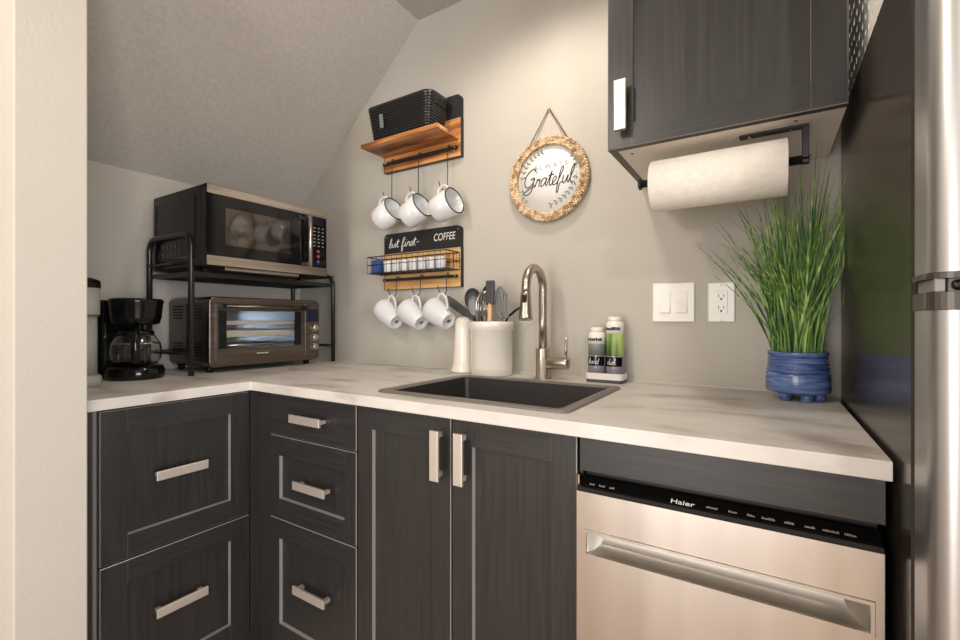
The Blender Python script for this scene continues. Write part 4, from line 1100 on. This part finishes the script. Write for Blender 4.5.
hpts = [cc_ + hd * .046 + Vector((0, 0, .106)), cc_ + hd * .074 + Vector((0, 0, .110)), cc_ + hd * .094 + Vector((0, 0, .09)), cc_ + hd * .096 + Vector((0, 0, .045)), cc_ + hd * .083 + Vector((0, 0, .018)), cc_ + hd * .0715 + Vector((0, 0, .022))]
m.tube(smooth_path(hpts, 5), .0125, 10); m.build('handle', MAT['gblack'], cg)
m = MB(); m.lathe([(.0725, .070), (.074, .072), (.074, .078), (.0725, .08)], (CX, CY, zc - .006), 36, cap0=False, cap1=False)
m = MB(); m.tube([(CX + .067 * math.cos(t), CY + .067 * math.sin(t), zc + .073) for t in [2 * PI * k / 36 for k in range(36)]], .002, 6, close=True); m.build('band', MAT['chrome'], cg)

# ------------------------------------------------------------------ pod brewer beside the partition
c = thing('pod_coffee_machine', 'slim pale grey pod coffee machine half hidden by the partition', 'coffee machine', (-1.79, -.985, CT))
kx, ky, kw = -1.785, -.988, .122
m = MB(); m.smooth = True
m.loft([rrect(kx + .02, ky, .21, kw, .058, CT + .0005), rrect(kx + .02, ky, .214, kw + .004, .06, CT + .004), rrect(kx + .02, ky, .214, kw + .004, .06, CT + .026), rrect(kx + .02, ky, .20, kw - .01, .054, CT + .032)]); m.build('drip_tray', MAT['keurig'], c)
m = MB(); m.smooth = True; m.loft([rrect(kx + .018, ky, .186, kw - .012, .052, CT + .032), rrect(kx + .018, ky, .186, kw - .012, .052, CT + .205)]); m.build('column', MAT['keurig'], c)
m = MB(); m.smooth = True
m.loft([rrect(kx + .02, ky, .19, kw - .006, .055, CT + .205), rrect(kx + .02, ky, .196, kw, .058, CT + .212), rrect(kx + .02, ky, .196, kw, .058, CT + .290)]); m.build('brew_head', MAT['keurig'], c)
m = MB(); m.smooth = True
m.loft([rrect(kx + .02, ky, .196, kw, .058, CT + .2905), rrect(kx + .02, ky, .20, kw + .004, .06, CT + .294), rrect(kx + .02, ky, .198, kw + .002, .059, CT + .312), rrect(kx + .02, ky, .17, kw - .03, .045, CT + .320)]); m.build('lid', MAT['black'], c)
m = MB(); m.tube([(p[0], p[1], p[2]) for p in rrect(kx + .02, ky, .197, kw + .001, .0585, CT + .209)], .0015, 5, close=True); m.build('seam', MAT['black'], c)

# ------------------------------------------------------------------ camera and light
cam = bpy.data.cameras.new('Camera'); co = bpy.data.objects.new('Camera', cam); COL.objects.link(co)
co.location = (0, -1.48, 1.10); co.rotation_euler = (PI / 2, 0, math.radians(32.3))
cam.sensor_width = 36; cam.lens = 455 / 960 * 36; cam.clip_start = .02
scene.camera = co
def area(name, loc, size, power, col, rot=(0, 0, 0), sy=None, shape='DISK'):
    l = bpy.data.lights.new(name, 'AREA'); l.shape = shape if sy is None else 'RECTANGLE'; l.size = size
    if sy: l.size_y = sy
    l.energy = power; l.color = col
    o = bpy.data.objects.new(name, l); COL.objects.link(o); o.location = loc; o.rotation_euler = rot
    return o
WARM = (1, .9, .78)
def spot(name, loc, power, col, ang=150, blend=.6, r=.06):
    l = bpy.data.lights.new(name, 'SPOT'); l.energy = power; l.color = col; l.spot_size = math.radians(ang); l.spot_blend = blend; l.shadow_soft_size = r
    o = bpy.data.objects.new(name, l); COL.objects.link(o); o.location = loc; return o
spot('ceiling_lamp', (-.56, -.46, ZC - .03), 16, WARM)
spot('ceiling_lamp', (-1.0, -2.2, ZC - .03), 34, WARM, 178, .15)
spot('ceiling_lamp', (.9, -2.2, ZC - .03), 28, WARM, 178, .15)
area('window_light', (2.05, YF + .03, 1.5), .85, 11, (.88, .94, 1), (PI / 2, 0, 0), 1.0)
area('added_fill_light', (-.6, YF + .03, .98), 1.3, 34, (1, .96, .92), (PI / 2, 0, 0), 1.85)  # added low fill from behind the camera; the patio door is made up
area('side_window_light', (XR - .03, -2.3, 1.1), 1.5, 54, (.95, .96, 1), (0, PI / 2, 0), 1.5)
w = bpy.data.worlds.new('World'); scene.world = w; w.use_nodes = True
w.node_tree.nodes['Background'].inputs[0].default_value = (.8, .9, 1, 1); w.node_tree.nodes['Background'].inputs[1].default_value = .6
vs = scene.view_settings
vs.view_transform = 'Standard'; vs.look = 'None'; vs.gamma = 1; vs.use_curve_mapping = False; vs.exposure = .76
